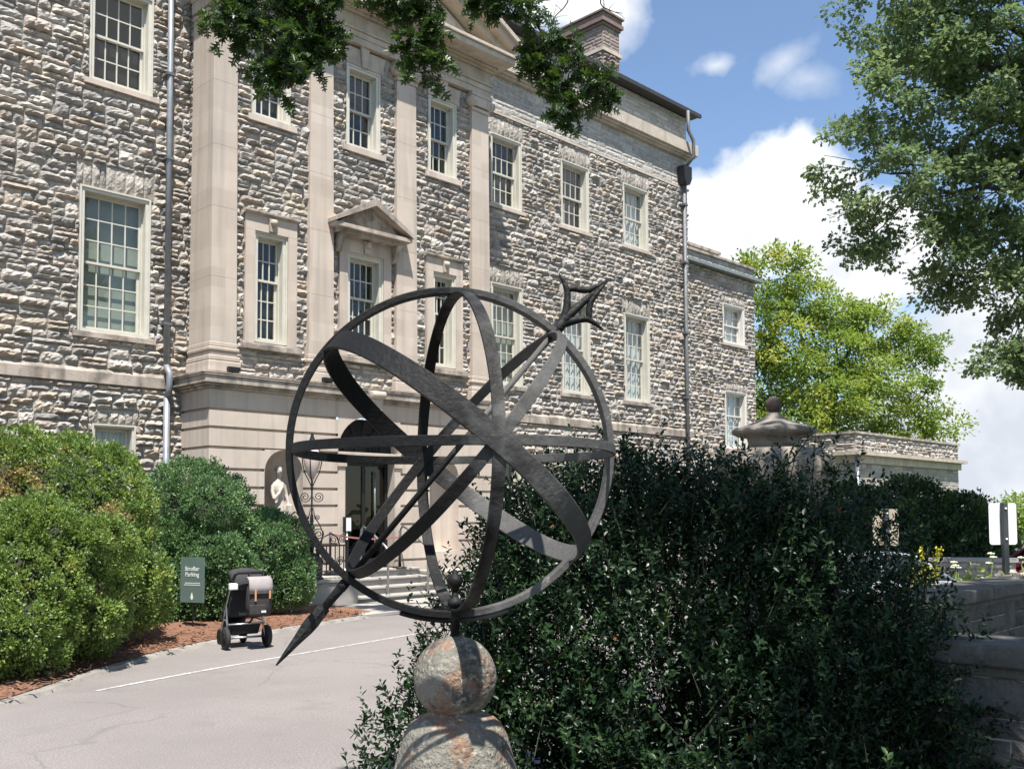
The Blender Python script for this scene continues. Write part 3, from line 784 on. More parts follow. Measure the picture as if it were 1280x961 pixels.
# stone band with its thin fillet and the roof
for (a,b) in ((1.0,8.49),(15.63,25.25)):
    k = MB(); k.box(a,b,MY-.05,MY+.1,11.762,11.82); k.build('fillet', M['lime'], house)
for (a,b) in ((1.0,8.2),(15.9,25.47)):
    k = MB(); k.box(a,b,MY-.27,MY+.1,12.86,13.21); k.box(a,b-(.06 if b>20 else 0),MY-.20,MY+.1,12.80,12.858); k.box(a,b-(.1 if b>20 else 0),MY-.13,MY+.1,12.755,12.798)
    if b > 20: k.box(25.2,25.465,MY+.1,24,12.86,13.208)
    k.build('stone_band', M['lime_old'], house, bevel=.012)
k = MB()
ov = .29
k.prism([(1.0,MY-ov),(25.2+ov,MY-ov),(25.2+ov,26),(1.0,26)],'z',14.12,14.2)
k.add([(1.0,MY-ov,14.201),(25.2+ov,MY-ov,14.201),(25.2+ov,30,14.201),(1.0,30,14.201),(4,23.5,16.2),(19,23.5,16.2)],[(0,1,5,4),(1,2,5),(2,3,4,5),(3,0,4)])
rf = k.build('roof', M['roof'], house)
k = MB(); k.box(1.0,25.2+ov+.05,MY-ov-.07,MY-ov-.002,14.10,14.215); k.build('gutter', M['roof'], rf)
# chimney
S = Stones(31)
cx0,cx1,cy0,cy1 = 23.45,24.28,19.0,21.55
for (c0,c1,sm) in ((14.2,16.35,False),(16.47,17.2,True)):
    S.field(cx0,cx1,c0,c1,[],face_y(cy0),.06,.06,(.16,.26),(.25,.45),sm,(.27,.215,.19))
    S.field(cy0,cy1,c0,c1,[],face_x(cx0,-1),.06,.06,(.16,.26),(.25,.5),sm,(.27,.215,.19))
bk = MB(); bk.box(cx0+.004,cx1,cy0+.004,cy1,14.2,17.2)
ch = S.build('chimney', M['stone'], rf, bk)
k = MB(); k.box(cx0-.07,cx1+.07,cy0-.07,cy1+.07,16.352,16.468); k.build('chimney_band', M['lime'], rf)
k = MB(); k.box(cx0-.04,cx1+.04,cy0-.04,cy1+.04,17.202,17.30); k.box(cx0-.11,cx1+.11,cy0-.11,cy1+.11,17.302,17.42); k.box(cx0-.07,cx1+.07,cy0-.07,cy1+.07,17.422,17.60); k.box(cx0-.13,cx1+.13,cy0-.13,cy1+.13,17.602,17.66)
k.build('chimney_cap', mat('brownish_chimney_stone',(.20,.145,.125),.9,var=.2,scale=8,bump=.5), rf)
# belt course
for (a,b) in ((1.0,8.3),(15.85,25.28)):
    k = MB(); k.prism([(MY-.07,4.02),(MY-.07,4.22),(MY-.0,4.30),(MY+.1,4.30),(MY+.1,4.02)],'x',a,b); k.build('belt_course', M['lime_aged'], house, bevel=.01)

# rusticated portico base, with door opening and niches
k = MB(); XL, XR = 8.5, 15.64
joints = [0.0,.40,.75,1.12,1.50,1.88,2.21,2.54,2.93,3.29,3.62,3.98]
open_ = [(9.63,10.47,.9,2.50),(11.28,12.86,0,2.97),(13.67,14.51,.9,2.50)]
arch_z = {0:(2.50,2.93),1:(2.97,3.70),2:(2.50,2.93)}
gj = .026
for i in range(len(joints)-1):
    z0, z1 = joints[i], joints[i+1]
    segs = [(XL,XR)]
    zc = (z0+z1)/2
    for j,(a,b,c,d) in enumerate(open_):
        top = arch_z[j][1]+.02
        if zc > c and z0 < top-.05:
            segs = [q for (s0,s1) in segs for q in ((s0,min(s1,a)),(max(s0,b),s1)) if q[1]-q[0] > .05]
    last = i == len(joints)-2
    for (s0,s1) in segs:
        k.box(s0+(.0 if s0 == XL else 0), s1, BY, MY-.35 if s0 > XL and s1 < XR else MY-.005, z0+gj, z1-(0 if last else gj))
# recessed bed behind the joints
for (s0,s1) in ((XL+.06,9.62),(10.48,11.27),(12.87,13.66),(14.52,XR-.06)):
    k.box(s0,s1,BY+.06,MY-.006,0,3.96)
for (a,b,c,d) in open_[0::2]:
    k.box(a-.01,b+.01,BY+.001,MY-.4,0,c-.001)
for j,(a,b,c,d) in enumerate(open_):
    zc, zt_ = arch_z[j]; r_ = (b-a)/2; xm = (a+b)/2; topz = zt_ + (.36 if j != 1 else .28)
    for zz in joints:
        if zz >= zt_: topz = zz; break
    k.box(a-.005,b+.005,BY+.06,BY+.3,topz+.001,3.96)
    n = 20; pts = [(xm - r_*math.cos(math.pi*t/n), zc + (zt_-zc)*math.sin(math.pi*t/n)) for t in range(n+1)]
    for t in range(n):
        (xa,za),(xb,zb_) = pts[t], pts[t+1]
        k.add([(xa,BY,za),(xb,BY,zb_),(xb,BY,topz-gj*0),(xa,BY,topz),(xa,BY+.3,za),(xb,BY+.3,zb_)],[(0,1,2,3),(0,4,5,1)])
bp = k.build('portico_base', M['lime'], house)
# niches: half-round recess with a shell-shaped head
for (a,b,c,d) in open_[0::2]:
    xm=(a+b)/2; r_=(b-a)/2; k = MB(); n=16
    rows=[]
    for z in (c,1.4,2.0,2.50):
        rows.append([(xm-r_*math.cos(math.pi*t/n), BY+.42*math.sin(math.pi*t/n)**.8, z) for t in range(n+1)])
    for q in range(1,7):
        f_=math.cos(q/6*math.pi/2); zz=2.50+.43*math.sin(q/6*math.pi/2)
        rows.append([(xm-r_*f_*math.cos(math.pi*t/n), BY+.42*f_*math.sin(math.pi*t/n)**.8, zz) for t in range(n+1)])
    vs_=[p for r0 in rows for p in r0]; m_=n+1
    k.add(vs_,[(i*m_+t,i*m_+t+1,(i+1)*m_+t+1,(i+1)*m_+t) for i in range(len(rows)-1) for t in range(n)],True)
    k.add([(xm-r_,BY,c)]+[(xm-r_*math.cos(math.pi*t/n),BY+.42*math.sin(math.pi*t/n)**.8,c) for t in range(1,n)]+[(xm+r_,BY,c)],[list(range(n+1))])
    k.build('niche', M['lime'], house)
# ledge over the base
k = MB()
for (dd,c0,c1) in ((.05,3.982,4.03),(.10,4.032,4.07),(.165,4.072,4.20),(.19,4.202,4.24)):
    k.box(XL-dd,XR+dd,BY-dd,MY-.008,c0,c1)
k.prism([(BY-.20,4.242),(MY-.01,4.242),(MY-.01,4.29),(BY-.02,4.285),(BY-.20,4.255)],'x',XL-.2,XR+.2)
k.build('ledge', M['lime_aged'], house, bevel=.012)
k = MB()   # scrolled keystone over the door arch
k.prism([(XC-.10,3.66),(XC+.10,3.66),(XC+.19,4.20),(XC-.19,4.20)],'y',BY-.24,BY+.05)
k.lathe((XC-.17,BY-.26,4.13),[(0,0),(.08,.0),(.08,.34),(0,.34)],14,axis=(1,0,0))
k.build('keystone', M['lime_old'], house, bevel=.01)
# doorway
k = MB()
k.box(11.281,11.45,BY-.02,BY+.35,.62,2.80); k.box(12.70,12.859,BY-.02,BY+.35,.62,2.80); k.box(11.281,12.859,BY-.03,BY+.35,2.802,2.96)
k.box(11.25,11.47,BY-.05,BY-.021,2.66,2.80); k.box(12.68,12.89,BY-.05,BY-.021,2.66,2.80)
dr = k.build('door_surround', M['lime'], house, bevel=.008)
k = MB(); k.box(11.45,12.70,BY+.9,BY+1.0,.62,2.8); k.box(11.45,11.47,BY+.36,BY+.9,.62,2.8); k.box(12.68,12.70,BY+.36,BY+.9,.62,2.8); k.box(11.45,12.7,BY+.36,BY+.95,2.8,2.82)
k.build('dark_interior', M['dark_in'], dr)
door = MB(); yd = BY+.22
door.box(11.452,11.53,yd,yd+.05,.63,2.79); door.box(12.62,12.698,yd,yd+.05,.63,2.79); door.box(11.53,12.62,yd,yd+.05,2.70,2.79); door.box(11.53,12.62,yd,yd+.05,.63,.80)
door.box(12.03,12.12,yd,yd+.05,.80,2.70)
dd_ = door.build('door', M['black_iron'], house)
k = MB(); k.box(11.53,12.03,yd+.02,yd+.026,.80,2.70); k.box(12.12,12.62,yd+.02,yd+.026,.80,2.70); k.build('pane', M['door_glass'], dd_)
k = MB(); k.tube([(12.34,yd-.03,1.0),(12.34,yd-.03,2.6)],.016,8); k.tube([(12.34,yd-.03,1.05),(12.34,yd+.02,1.05)],.01,6); k.tube([(12.34,yd-.03,2.55),(12.34,yd+.02,2.55)],.01,6); k.build('pull_bar', M['metal_grey'], dd_)
k = MB(); n=20; fan=[(XC-.76*math.cos(math.pi*t/n),2.97+.70*math.sin(math.pi*t/n)) for t in range(n+1)]
k.add([(p[0],BY+.28,p[1]) for p in fan],[list(range(n+1))])
fl = k.build('fanlight', M['dark_in'], house)
k = MB()
for t in range(1,6):
    a=math.pi*t/6; k.tube([(XC-.2*math.cos(a),BY+.25,2.97+.2*math.sin(a)),(XC-.74*math.cos(a),BY+.25,2.97+.68*math.sin(a))],.014,6)
k.tube([(XC-.2*math.cos(math.pi*t/12),BY+.25,2.97+.2*math.sin(math.pi*t/12)) for t in range(13)],.014,6)
k.tube([(XC-.47*math.cos(math.pi*t/12),BY+.25,2.97+.44*math.sin(math.pi*t/12)) for t in range(13)],.012,6)
k.build('glazing_bars', M['black_iron'], fl)
# steps and cheek walls
for i in range(4):
    k = MB(); y0=14.92+.28*i
    k.box(10.945,13.20,y0+.03,BY+.28 if i==3 else y0+.5,.0 if i==0 else .15*i-.02,.15*(i+1)-.05)
    k.box(10.945,13.20,y0-.01,BY+.28 if i==3 else y0+.5,.15*(i+1)-.048,.15*(i+1))
    k.build('step', M['concrete'], house, bevel=.012)
for (a,b) in ((9.86,10.93),(13.22,14.28)):
    k = MB(); k.box(a,b,14.84,BY-.003,0,.46); k.box(a-.02,b+.02,14.81,BY-.003,.462,.53)
    k.build('cheek_wall', M['concrete'], house, bevel=.012)
# downspouts
k = MB(); xx,yy=8.17,MY-.13
k.tube([(xx,yy,.0),(xx,yy,3.9)],.058,12); k.tube([(xx,yy-.0,3.88),(xx,yy-.10,4.0),(xx,yy-.10,4.3),(xx-.02,yy,4.45)],.058,12); k.tube([(xx-.02,yy,4.43),(xx-.02,yy,14.1)],.055,12)
ds = k.build('downspout', M['galv'], house)
for z in (5.2,8.3,9.9,11.6):
    k = MB(); k.box(xx-.10,xx+.06,yy-.065,yy+.10,z,z+.05); k.build('pipe_bracket', M['pipe_dark'], ds)
k = MB(); xx,yy=24.86,MY-.13
k.tube([(xx,yy,0),(xx,yy,11.9)],.06,10); k.tube([(xx-.1,yy-.25,14.1),(xx-.1,yy-.25,13.5),(xx+.1,yy-.30,13.2),(xx+.1,yy-.30,12.7),(xx,yy,12.35)],.055,10)
ds = k.build('downspout', M['pipe_dark'], house)
k = MB(); k.prism([(xx-.09,11.85),(xx+.09,11.85),(xx+.2,12.05),(xx+.2,12.42),(xx-.2,12.42),(xx-.2,12.05)],'y',yy-.16,yy+.1); k.build('hopper', M['black_iron'], ds)
for z in (5.2,7.2,9.4,11.2):
    k = MB(); k.box(xx-.10,xx+.10,yy-.07,yy+.10,z,z+.06); k.build('pipe_bracket', M['pipe_dark'], ds)
# flood lamps on the ledge
for (fx,fy) in ((8.95,15.93),(11.0,15.93),(14.2,15.93)):
    k = MB(); k.box(fx-.12,fx+.12,fy-.02,fy+.14,4.32,4.40); k.tube([(fx,fy+.08,4.27),(fx,fy+.08,4.33)],.02,6); k.build('flood_lamp', M['black_iron'], house, bevel=.008)

# lower flat-roofed wing at the far end
wing = thing('side_wing', (27.9,17.9,0), 'lower flat-roofed stone wing at the far right end of the mansion with small curtained windows', 'building')
WY = 17.9
ww = [(28.36,29.74,7.52,8.86,3,2,2,'curtain','plain'),(28.42,29.78,3.9,5.86,3,2,3,'curtain','plain')]
S = Stones(41); t3w = face_y(WY); wh=[(w[0],w[1],w[2],w[3]) for w in ww]; wl=[(w[0]-.05,w[1]+.05,w[3],w[3]+.3) for w in ww]
S.field(25.2,30.45,0,9.86,wh+wl,t3w,.065,.09)
for l in wl: S.voussoirs(*l,t3w,.05)
S.field(WY,26,0,9.86,[],face_x(30.45,1),.06,.12)
S.field(25.2,30.45,10.02,10.32,[],t3w,.03,.1,(.2,.3),(.3,.6),True,(.32,.30,.285))
S.field(26.2,28.3,10.3,10.5,[],face_y(WY+.1),.03,.1,(.2,.3),(.3,.6),True,(.32,.30,.285))
bk = MB(); backing_y(bk,25.2,30.44,-1,10.32,wh,WY+.004,WY+.3); bk.box(30.14,30.446,WY+.31,26,-1,10.32); bk.box(26.2,28.3,WY+.104,WY+.6,10.32,10.5)
S.build('wall', M['stone'], wing, bk)
for w in ww: window(w[0],w[1],w[2],w[3],WY,w[4],w[5],w[6],w[7],w[8],wing,'white_paint')
k = MB(); k.box(25.2,30.7,WY-.26,WY+.1,9.88,9.98); k.box(30.44,30.7,WY+.1,26,9.88,9.98); k.build('gutter', M['copper'], wing)
k = MB(); k.box(25.2,30.52,WY-.08,WY+.4,10.322,10.40); k.box(26.1,28.4,WY+.02,WY+.7,10.502,10.60); k.box(25.2,30.4,WY+.4,26,10.2,10.38); k.build('coping', M['lime_aged'], wing)

# single-storey pavilion beyond
pav = thing('pavilion', (44,19,-1.0), 'single-storey stone pavilion with rough parapet behind the dark hedge', 'pavilion')
PX0,PX1,PVY = 38.4,49.7,18.0
S = Stones(51); t3v = face_y(PVY)
S.field(PX0,PX1,4.2,4.92,[],t3v,.07,.12,(.2,.3),(.35,.9))
S.field(PX0,PX1,-2,3.72,[],t3v,.03,.2,(.3,.4),(.5,1.1),True)
S.field(PVY,30,4.2,4.92,[],face_x(PX0,-1),.07,.14,(.2,.3),(.35,.9))
S.field(PVY,30,-2,3.72,[],face_x(PX0,-1),.03,.2,(.3,.4),(.5,1.1),True)
bk = MB(); bk.box(PX0+.004,PX1,PVY+.004,30,-2,4.95)
S.build('wall', M['stone'], pav, bk)
k = MB(); k.box(PX0-.35,PX1+.35,PVY-.35,30,4.06,4.20); k.box(PX0-.12,PX1+.12,PVY-.12,30,3.74,4.058); k.build('cornice', M['lime_old'], pav)
k = MB(); k.box(PX0-.1,PX1+.1,PVY-.1,30,4.952,5.05); k.build('coping', M['lime_aged'], pav)
k = MB(); k.tube([(PX0-.12,PVY-.14,-1.5),(PX0-.12,PVY-.14,4.0)],.07,10); k.build('downspout', M['galv'], pav)
# ------------------------------------------------------------------ armillary sphere on its pedestal
AC = site(-0.213, 3.60, 1.932); AR = 0.600
AL = R(12.0); PH = R(50.0)
ve = sdir(math.sin(AL), -math.cos(AL), 0)                # towards the visitor
vm = sdir(math.cos(AL), math.sin(AL), 0)                 # level, in the meridian plane
vz = Vector((0,0,1))
va = vm*math.cos(PH) + vz*math.sin(PH)                   # polar axis
vb = -vm*math.sin(PH) + vz*math.cos(PH)
AL2 = R(17.0)                                            # the cross rings sit a little askew to the meridian
ve2 = sdir(math.sin(AL2), -math.cos(AL2), 0); vm2 = sdir(math.cos(AL2), math.sin(AL2), 0)
va2 = vm2*math.cos(PH) + vz*math.sin(PH); vb2 = va.cross(ve2).normalized()
arng = random.Random(4)
def iron_side_tone():
    # near-black towards the left of the sphere, greyer towards the right, edge broken by noise
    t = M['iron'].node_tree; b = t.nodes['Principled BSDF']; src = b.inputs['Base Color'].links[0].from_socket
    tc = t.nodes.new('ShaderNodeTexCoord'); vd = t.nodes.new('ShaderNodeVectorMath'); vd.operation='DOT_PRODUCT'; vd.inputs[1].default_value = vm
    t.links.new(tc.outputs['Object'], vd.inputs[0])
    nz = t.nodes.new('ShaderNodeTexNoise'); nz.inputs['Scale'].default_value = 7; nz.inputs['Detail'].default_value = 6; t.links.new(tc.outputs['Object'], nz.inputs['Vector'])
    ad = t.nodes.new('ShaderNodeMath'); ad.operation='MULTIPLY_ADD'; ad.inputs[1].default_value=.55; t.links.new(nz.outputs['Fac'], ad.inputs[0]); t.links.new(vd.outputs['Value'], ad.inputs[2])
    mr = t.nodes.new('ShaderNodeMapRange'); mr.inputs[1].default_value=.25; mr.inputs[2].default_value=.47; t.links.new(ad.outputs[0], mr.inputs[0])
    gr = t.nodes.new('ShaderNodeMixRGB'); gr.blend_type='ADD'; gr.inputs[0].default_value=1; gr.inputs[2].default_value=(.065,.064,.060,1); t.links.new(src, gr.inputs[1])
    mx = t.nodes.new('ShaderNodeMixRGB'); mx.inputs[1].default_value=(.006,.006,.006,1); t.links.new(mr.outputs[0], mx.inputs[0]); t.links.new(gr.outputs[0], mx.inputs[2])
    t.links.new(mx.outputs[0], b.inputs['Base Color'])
iron_side_tone()
def ring(normal, rad, width, thick, wob=.0022, n=120):
    nrm = Vector(normal).normalized(); x = nrm.orthogonal().normalized(); y = nrm.cross(x)
    ph1, ph2 = arng.uniform(0,6), arng.uniform(0,6)
    mb = MB(); vs_ = []
    for i in range(n):
        t = 2*math.pi*i/n; d = x*math.cos(t) + y*math.sin(t)
        r0 = rad + wob*math.sin(2*t+ph1) + wob*.5*math.sin(5*t+ph2)
        off = wob*1.3*math.sin(3*t+ph2)
        w = width*(1+.03*math.sin(7*t+ph1))
        for (dr,dw) in ((-thick/2,-w/2),(thick/2,-w/2),(thick/2,w/2),(-thick/2,w/2)):
            vs_.append(AC + d*(r0+dr) + nrm*(dw+off))
    fs = []
    for i in range(n):
        j = (i+1)%n
        for k in range(4): fs.append((i*4+k, i*4+(k+1)%4, j*4+(k+1)%4, j*4+k))
    return mb.add(vs_, fs)
BASE_Z = 0.0
arm = thing('armillary_sphere', (AC.x, AC.y, 1.25), 'large weathered iron armillary sundial with an arrow through its rings', 'sundial')
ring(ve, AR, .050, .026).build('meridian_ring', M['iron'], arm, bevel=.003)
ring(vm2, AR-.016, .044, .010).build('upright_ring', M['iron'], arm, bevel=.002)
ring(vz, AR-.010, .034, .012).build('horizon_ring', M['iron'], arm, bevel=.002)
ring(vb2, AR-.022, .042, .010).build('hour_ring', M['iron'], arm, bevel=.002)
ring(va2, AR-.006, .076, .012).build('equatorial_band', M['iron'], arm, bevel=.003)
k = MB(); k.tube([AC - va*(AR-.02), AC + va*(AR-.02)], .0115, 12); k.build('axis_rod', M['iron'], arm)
def ap(al, pe, dep=0.0):      # along the axis / across it in the meridian plane
    return AC + va*(AR+al) - vb*pe + ve*dep
def am(al, pe, dep=0.0):
    return AC - va*(AR+al) - vb*pe + ve*dep
M['iron_black'] = mat('black_painted_iron', (.012,.012,.012), .6, var=.3, scale=14, bump=.4, bscale=50, spec=.25, spots=[(16,.58,.68,(.05,.05,.05),.6)])
# arrow head: shaft, then a long flat lozenge blade
k = MB()
k.tube([am(-.02,0),am(.045,0),am(.13,0)],[.019,.018,.015],10)
k.lathe(am(.035,0),[(0,-.016),(.019,-.014),(.019,.014),(0,.016)],14,axis=va)
L = [(.10,.013),(.128,.013),(.135,.022),(.165,.023),(.20,.026),(.235,.024),(.28,.017),(.34,.010),(.395,.003)]
vs_ = []
for (a_,w_) in L:
    t_ = .006 if a_ < .39 else .002
    for (p_,d_) in ((-w_,0),(0,t_),(w_,0),(0,-t_)): vs_.append(am(a_,p_,d_))
k.add(vs_, [(i*4+q,i*4+(q+1)%4,(i+1)*4+(q+1)%4,(i+1)*4+q) for i in range(len(L)-1) for q in range(4)]+[(0,1,2,3),tuple(range(4*len(L)-4,4*len(L)))[::-1]])
k.build('arrow_head', M['iron_black'], arm)
# arrow tail: two swept fins and the shaft between them
k = MB()
def fin(pts, r):
    P = [ap(*p) for p in pts]
    Q = []
    for i in range(len(P)-1):
        for t in np.linspace(0,1,5)[:-1]:
            p0,p1,p2,p3 = P[max(i-1,0)],P[i],P[i+1],P[min(i+2,len(P)-1)]
            Q.append(.5*((2*p1)+(p2-p0)*t+(2*p0-5*p1+4*p2-p3)*t*t+(-p0+3*p1-3*p2+p3)*t**3))
    Q.append(P[-1]); n = len(Q)
    k.tube(Q,[np.interp(i/(n-1),np.linspace(0,1,len(r)),r) for i in range(n)],10)
u_ = 1.2/337.0
k.tube([ap(-.02,0),ap(.03,0),ap(.09,0),ap(.18,.012),ap(.30,.029)],[.024,.023,.018,.014,.004],10)
fin([(.045,0),(25*u_,-4*u_),(36*u_,-11*u_),(46*u_,-20*u_),(53*u_,-37*u_)],[.020,.017,.014,.012,.003])
fin([(46*u_,-19*u_),(52*u_,-14*u_),(57*u_,-6*u_),(64*u_,0),(84*u_,8*u_)],[.010,.013,.013,.013,.004])
fin([(.045,0),(22*u_,6*u_),(31*u_,13*u_),(37*u_,21*u_),(39*u_,39*u_)],[.020,.017,.014,.012,.003])
fin([(36*u_,20*u_),(43*u_,15*u_),(51*u_,10*u_),(62*u_,8*u_),(84*u_,8*u_)],[.010,.013,.013,.013,.004])
k.build('arrow_tail', M['iron_black'], arm)
# support: socket, collar, cradle straps and the acorn finial inside the rings
bx, by = AC.x, AC.y
k = MB()
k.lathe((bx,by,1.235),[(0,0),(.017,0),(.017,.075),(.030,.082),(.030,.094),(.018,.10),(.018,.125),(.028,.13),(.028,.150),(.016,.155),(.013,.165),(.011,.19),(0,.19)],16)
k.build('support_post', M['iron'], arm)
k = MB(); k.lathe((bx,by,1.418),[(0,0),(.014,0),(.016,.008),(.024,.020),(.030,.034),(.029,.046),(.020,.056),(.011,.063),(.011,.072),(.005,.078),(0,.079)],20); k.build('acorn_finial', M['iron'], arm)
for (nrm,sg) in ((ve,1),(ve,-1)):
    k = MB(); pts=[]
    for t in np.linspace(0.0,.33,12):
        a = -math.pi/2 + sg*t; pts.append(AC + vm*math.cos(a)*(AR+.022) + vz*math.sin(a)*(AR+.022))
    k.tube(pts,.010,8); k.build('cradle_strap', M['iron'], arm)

ped = thing('pedestal', (bx,by,0), 'bell-shaped lichen-covered stone baluster topped by a ball carrying the sundial', 'pedestal')
k = MB(); br = .152
prof = [(0,br)]+[(br*math.sin(t),br*math.cos(t)) for t in np.linspace(.08,2.55,26)]
k.lathe((bx,by,1.102),[(r_,h_) for (r_,h_) in prof[::-1]],40); k.build('stone_ball', M['lichen'], ped)
k = MB()
prof = [(.30,0.0),(.30,.12),(.27,.13),(.25,.17),(.20,.20),(.165,.25),(.16,.32),(.185,.40),(.225,.50),(.245,.58),(.245,.66),(.235,.74),(.217,.80),(.203,.85),(.190,.895),(.172,.93),(.145,.955),(.115,.968),(.098,.976),(.094,.99),(0,.99)]
k.lathe((bx,by,0),[(0,0)]+prof,44); k.build('bell_baluster', M['lichen'], ped)
k = MB(); k.prism([(bx-.4,by-.4),(bx+.4,by-.4),(bx+.4,by+.4),(bx-.4,by+.4)],'z',-.05,.0); k.box(bx-.36,bx+.36,by-.36,by+.36,-.05,.06); k.build('plinth', M['lichen'], ped, bevel=.012)

# ------------------------------------------------------------------ garden walls and urn
def garden_wall(name, label, x0,x1,y0,y1, axis):
    t = thing(name, ((x0+x1)/2,(y0+y1)/2,-.1), label, 'wall')
    S = Stones(int(x0*10)+7)
    bk = MB(); bk.box(x0+.05,x1-.05,y0+.05,y1-.05,-.5,.86)
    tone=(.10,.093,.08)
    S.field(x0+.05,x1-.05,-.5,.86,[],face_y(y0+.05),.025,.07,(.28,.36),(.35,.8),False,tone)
    S.field(y0+.05,y1-.05,-.5,.86,[],face_x(x0+.05,-1),.025,.07,(.28,.36),(.35,.8),False,tone)
    S.field(y0+.05,y1-.05,-.5,.86,[],face_x(x1-.05,1),.025,.07,(.28,.36),(.35,.8),False,tone)
    S.field(x0+.05,x1-.05,-.5,.86,[],lambda a,d,z: np.stack([a,np.full_like(a,y1-.05)+d,z],-1),.025,.07,(.28,.36),(.35,.8),False,tone)
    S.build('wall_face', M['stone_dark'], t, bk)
    k = MB()
    L_ = (x1-x0) if axis == 'x' else (y1-y0); n = max(1,int(round(L_/1.15)))
    for i in range(n):
        a0,a1 = i/n*L_+.003,(i+1)/n*L_-.003
        for (g_,c0,c1) in ((.02,.862,.92),(-.025,.921,1.03)):
            if axis == 'x': k.box(x0+a0,x0+a1,y0+g_,y1-g_,c0,c1)
            else: k.box(x0+g_,x1-g_,y0+a0,y0+a1,c0,c1)
    k.build('coping', M['coping'], t, bevel=.014)
M['coping'] = mat('mossy_coping', (.115,.108,.094), .9, var=.2, scale=5, bump=.5, bscale=40, spots=[(3,.5,.66,(.06,.056,.048),.75),(9,.58,.7,(.24,.225,.20),.6)])
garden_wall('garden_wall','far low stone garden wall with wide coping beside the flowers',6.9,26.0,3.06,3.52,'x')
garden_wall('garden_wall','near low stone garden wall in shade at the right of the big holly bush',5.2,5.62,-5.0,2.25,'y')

ux, uy = site(2.44,9.0).x, site(2.44,9.0).y
urn = thing('stone_urn', (ux,uy,1.25), 'lidded dark stone urn with ball finial rising behind the big holly bush', 'urn')
k = MB(); n = 48
prof = [(.16,1.25),(.20,1.30),(.14,1.38),(.16,1.46),(.30,1.60),(.43,1.80),(.50,1.98),(.53,2.10),(.52,2.17),(.47,2.24),(.42,2.285),(.30,2.292),(0,2.293)]
rings=[]
for (r_,h_) in prof:
    g_ = .022 if 1.9 < h_ < 2.2 else 0
    rings.append([Vector((ux+(r_+g_*math.cos(24*2*math.pi*q/96*1.0))*math.cos(2*math.pi*q/96), uy+(r_+g_*math.cos(24*2*math.pi*q/96))*math.sin(2*math.pi*q/96), h_)) for q in range(96)])
k.loft(rings); k.build('urn_body', M['urn'], urn)
k = MB(); k.lathe((ux,uy,0),[(0,2.295),(.25,2.295),(.235,2.35),(.25,2.392),(.34,2.412),(.38,2.43),(.388,2.455),(.37,2.478),(.30,2.497),(.17,2.545),(.085,2.59),(.06,2.625),(0,2.63)],48); k.build('lid', M['urn'], urn)
k = MB(); k.lathe((ux,uy,2.70),[(0,-.078)]+[(.074*math.sin(t),-.078*math.cos(t)) for t in np.linspace(.5,2.9,14)]+[(0,.078)],20); k.build('ball_finial', mat('brown_finial_stone',(.075,.05,.042),.9,var=.25,scale=12,bump=.5), urn)
up = thing('stone_pier', (ux,uy,-.1), 'square stone pier under the lidded urn behind the bush', 'pier')
S = Stones(77)
for fn in (face_y(uy-.38), lambda a,d,z: np.stack([a,np.full_like(a,uy+.38)+d,z],-1)): S.field(ux-.38,ux+.38,-.3,1.12,[],fn,.02,.1,(.28,.36),(.3,.5),False,(.2,.185,.16))
for (xx,sg) in ((ux-.38,-1),(ux+.38,1)): S.field(uy-.38,uy+.38,-.3,1.12,[],face_x(xx,sg),.02,.1,(.28,.36),(.3,.5),False,(.2,.185,.16))
bk = MB(); bk.box(ux-.376,ux+.376,uy-.376,uy+.376,-.3,1.12); S.build('pier_shaft', M['stone_dark'], up, bk)
k = MB(); k.box(ux-.45,ux+.45,uy-.45,uy+.45,1.122,1.25); k.build('pier_cap', M['coping'], up, bevel=.015)

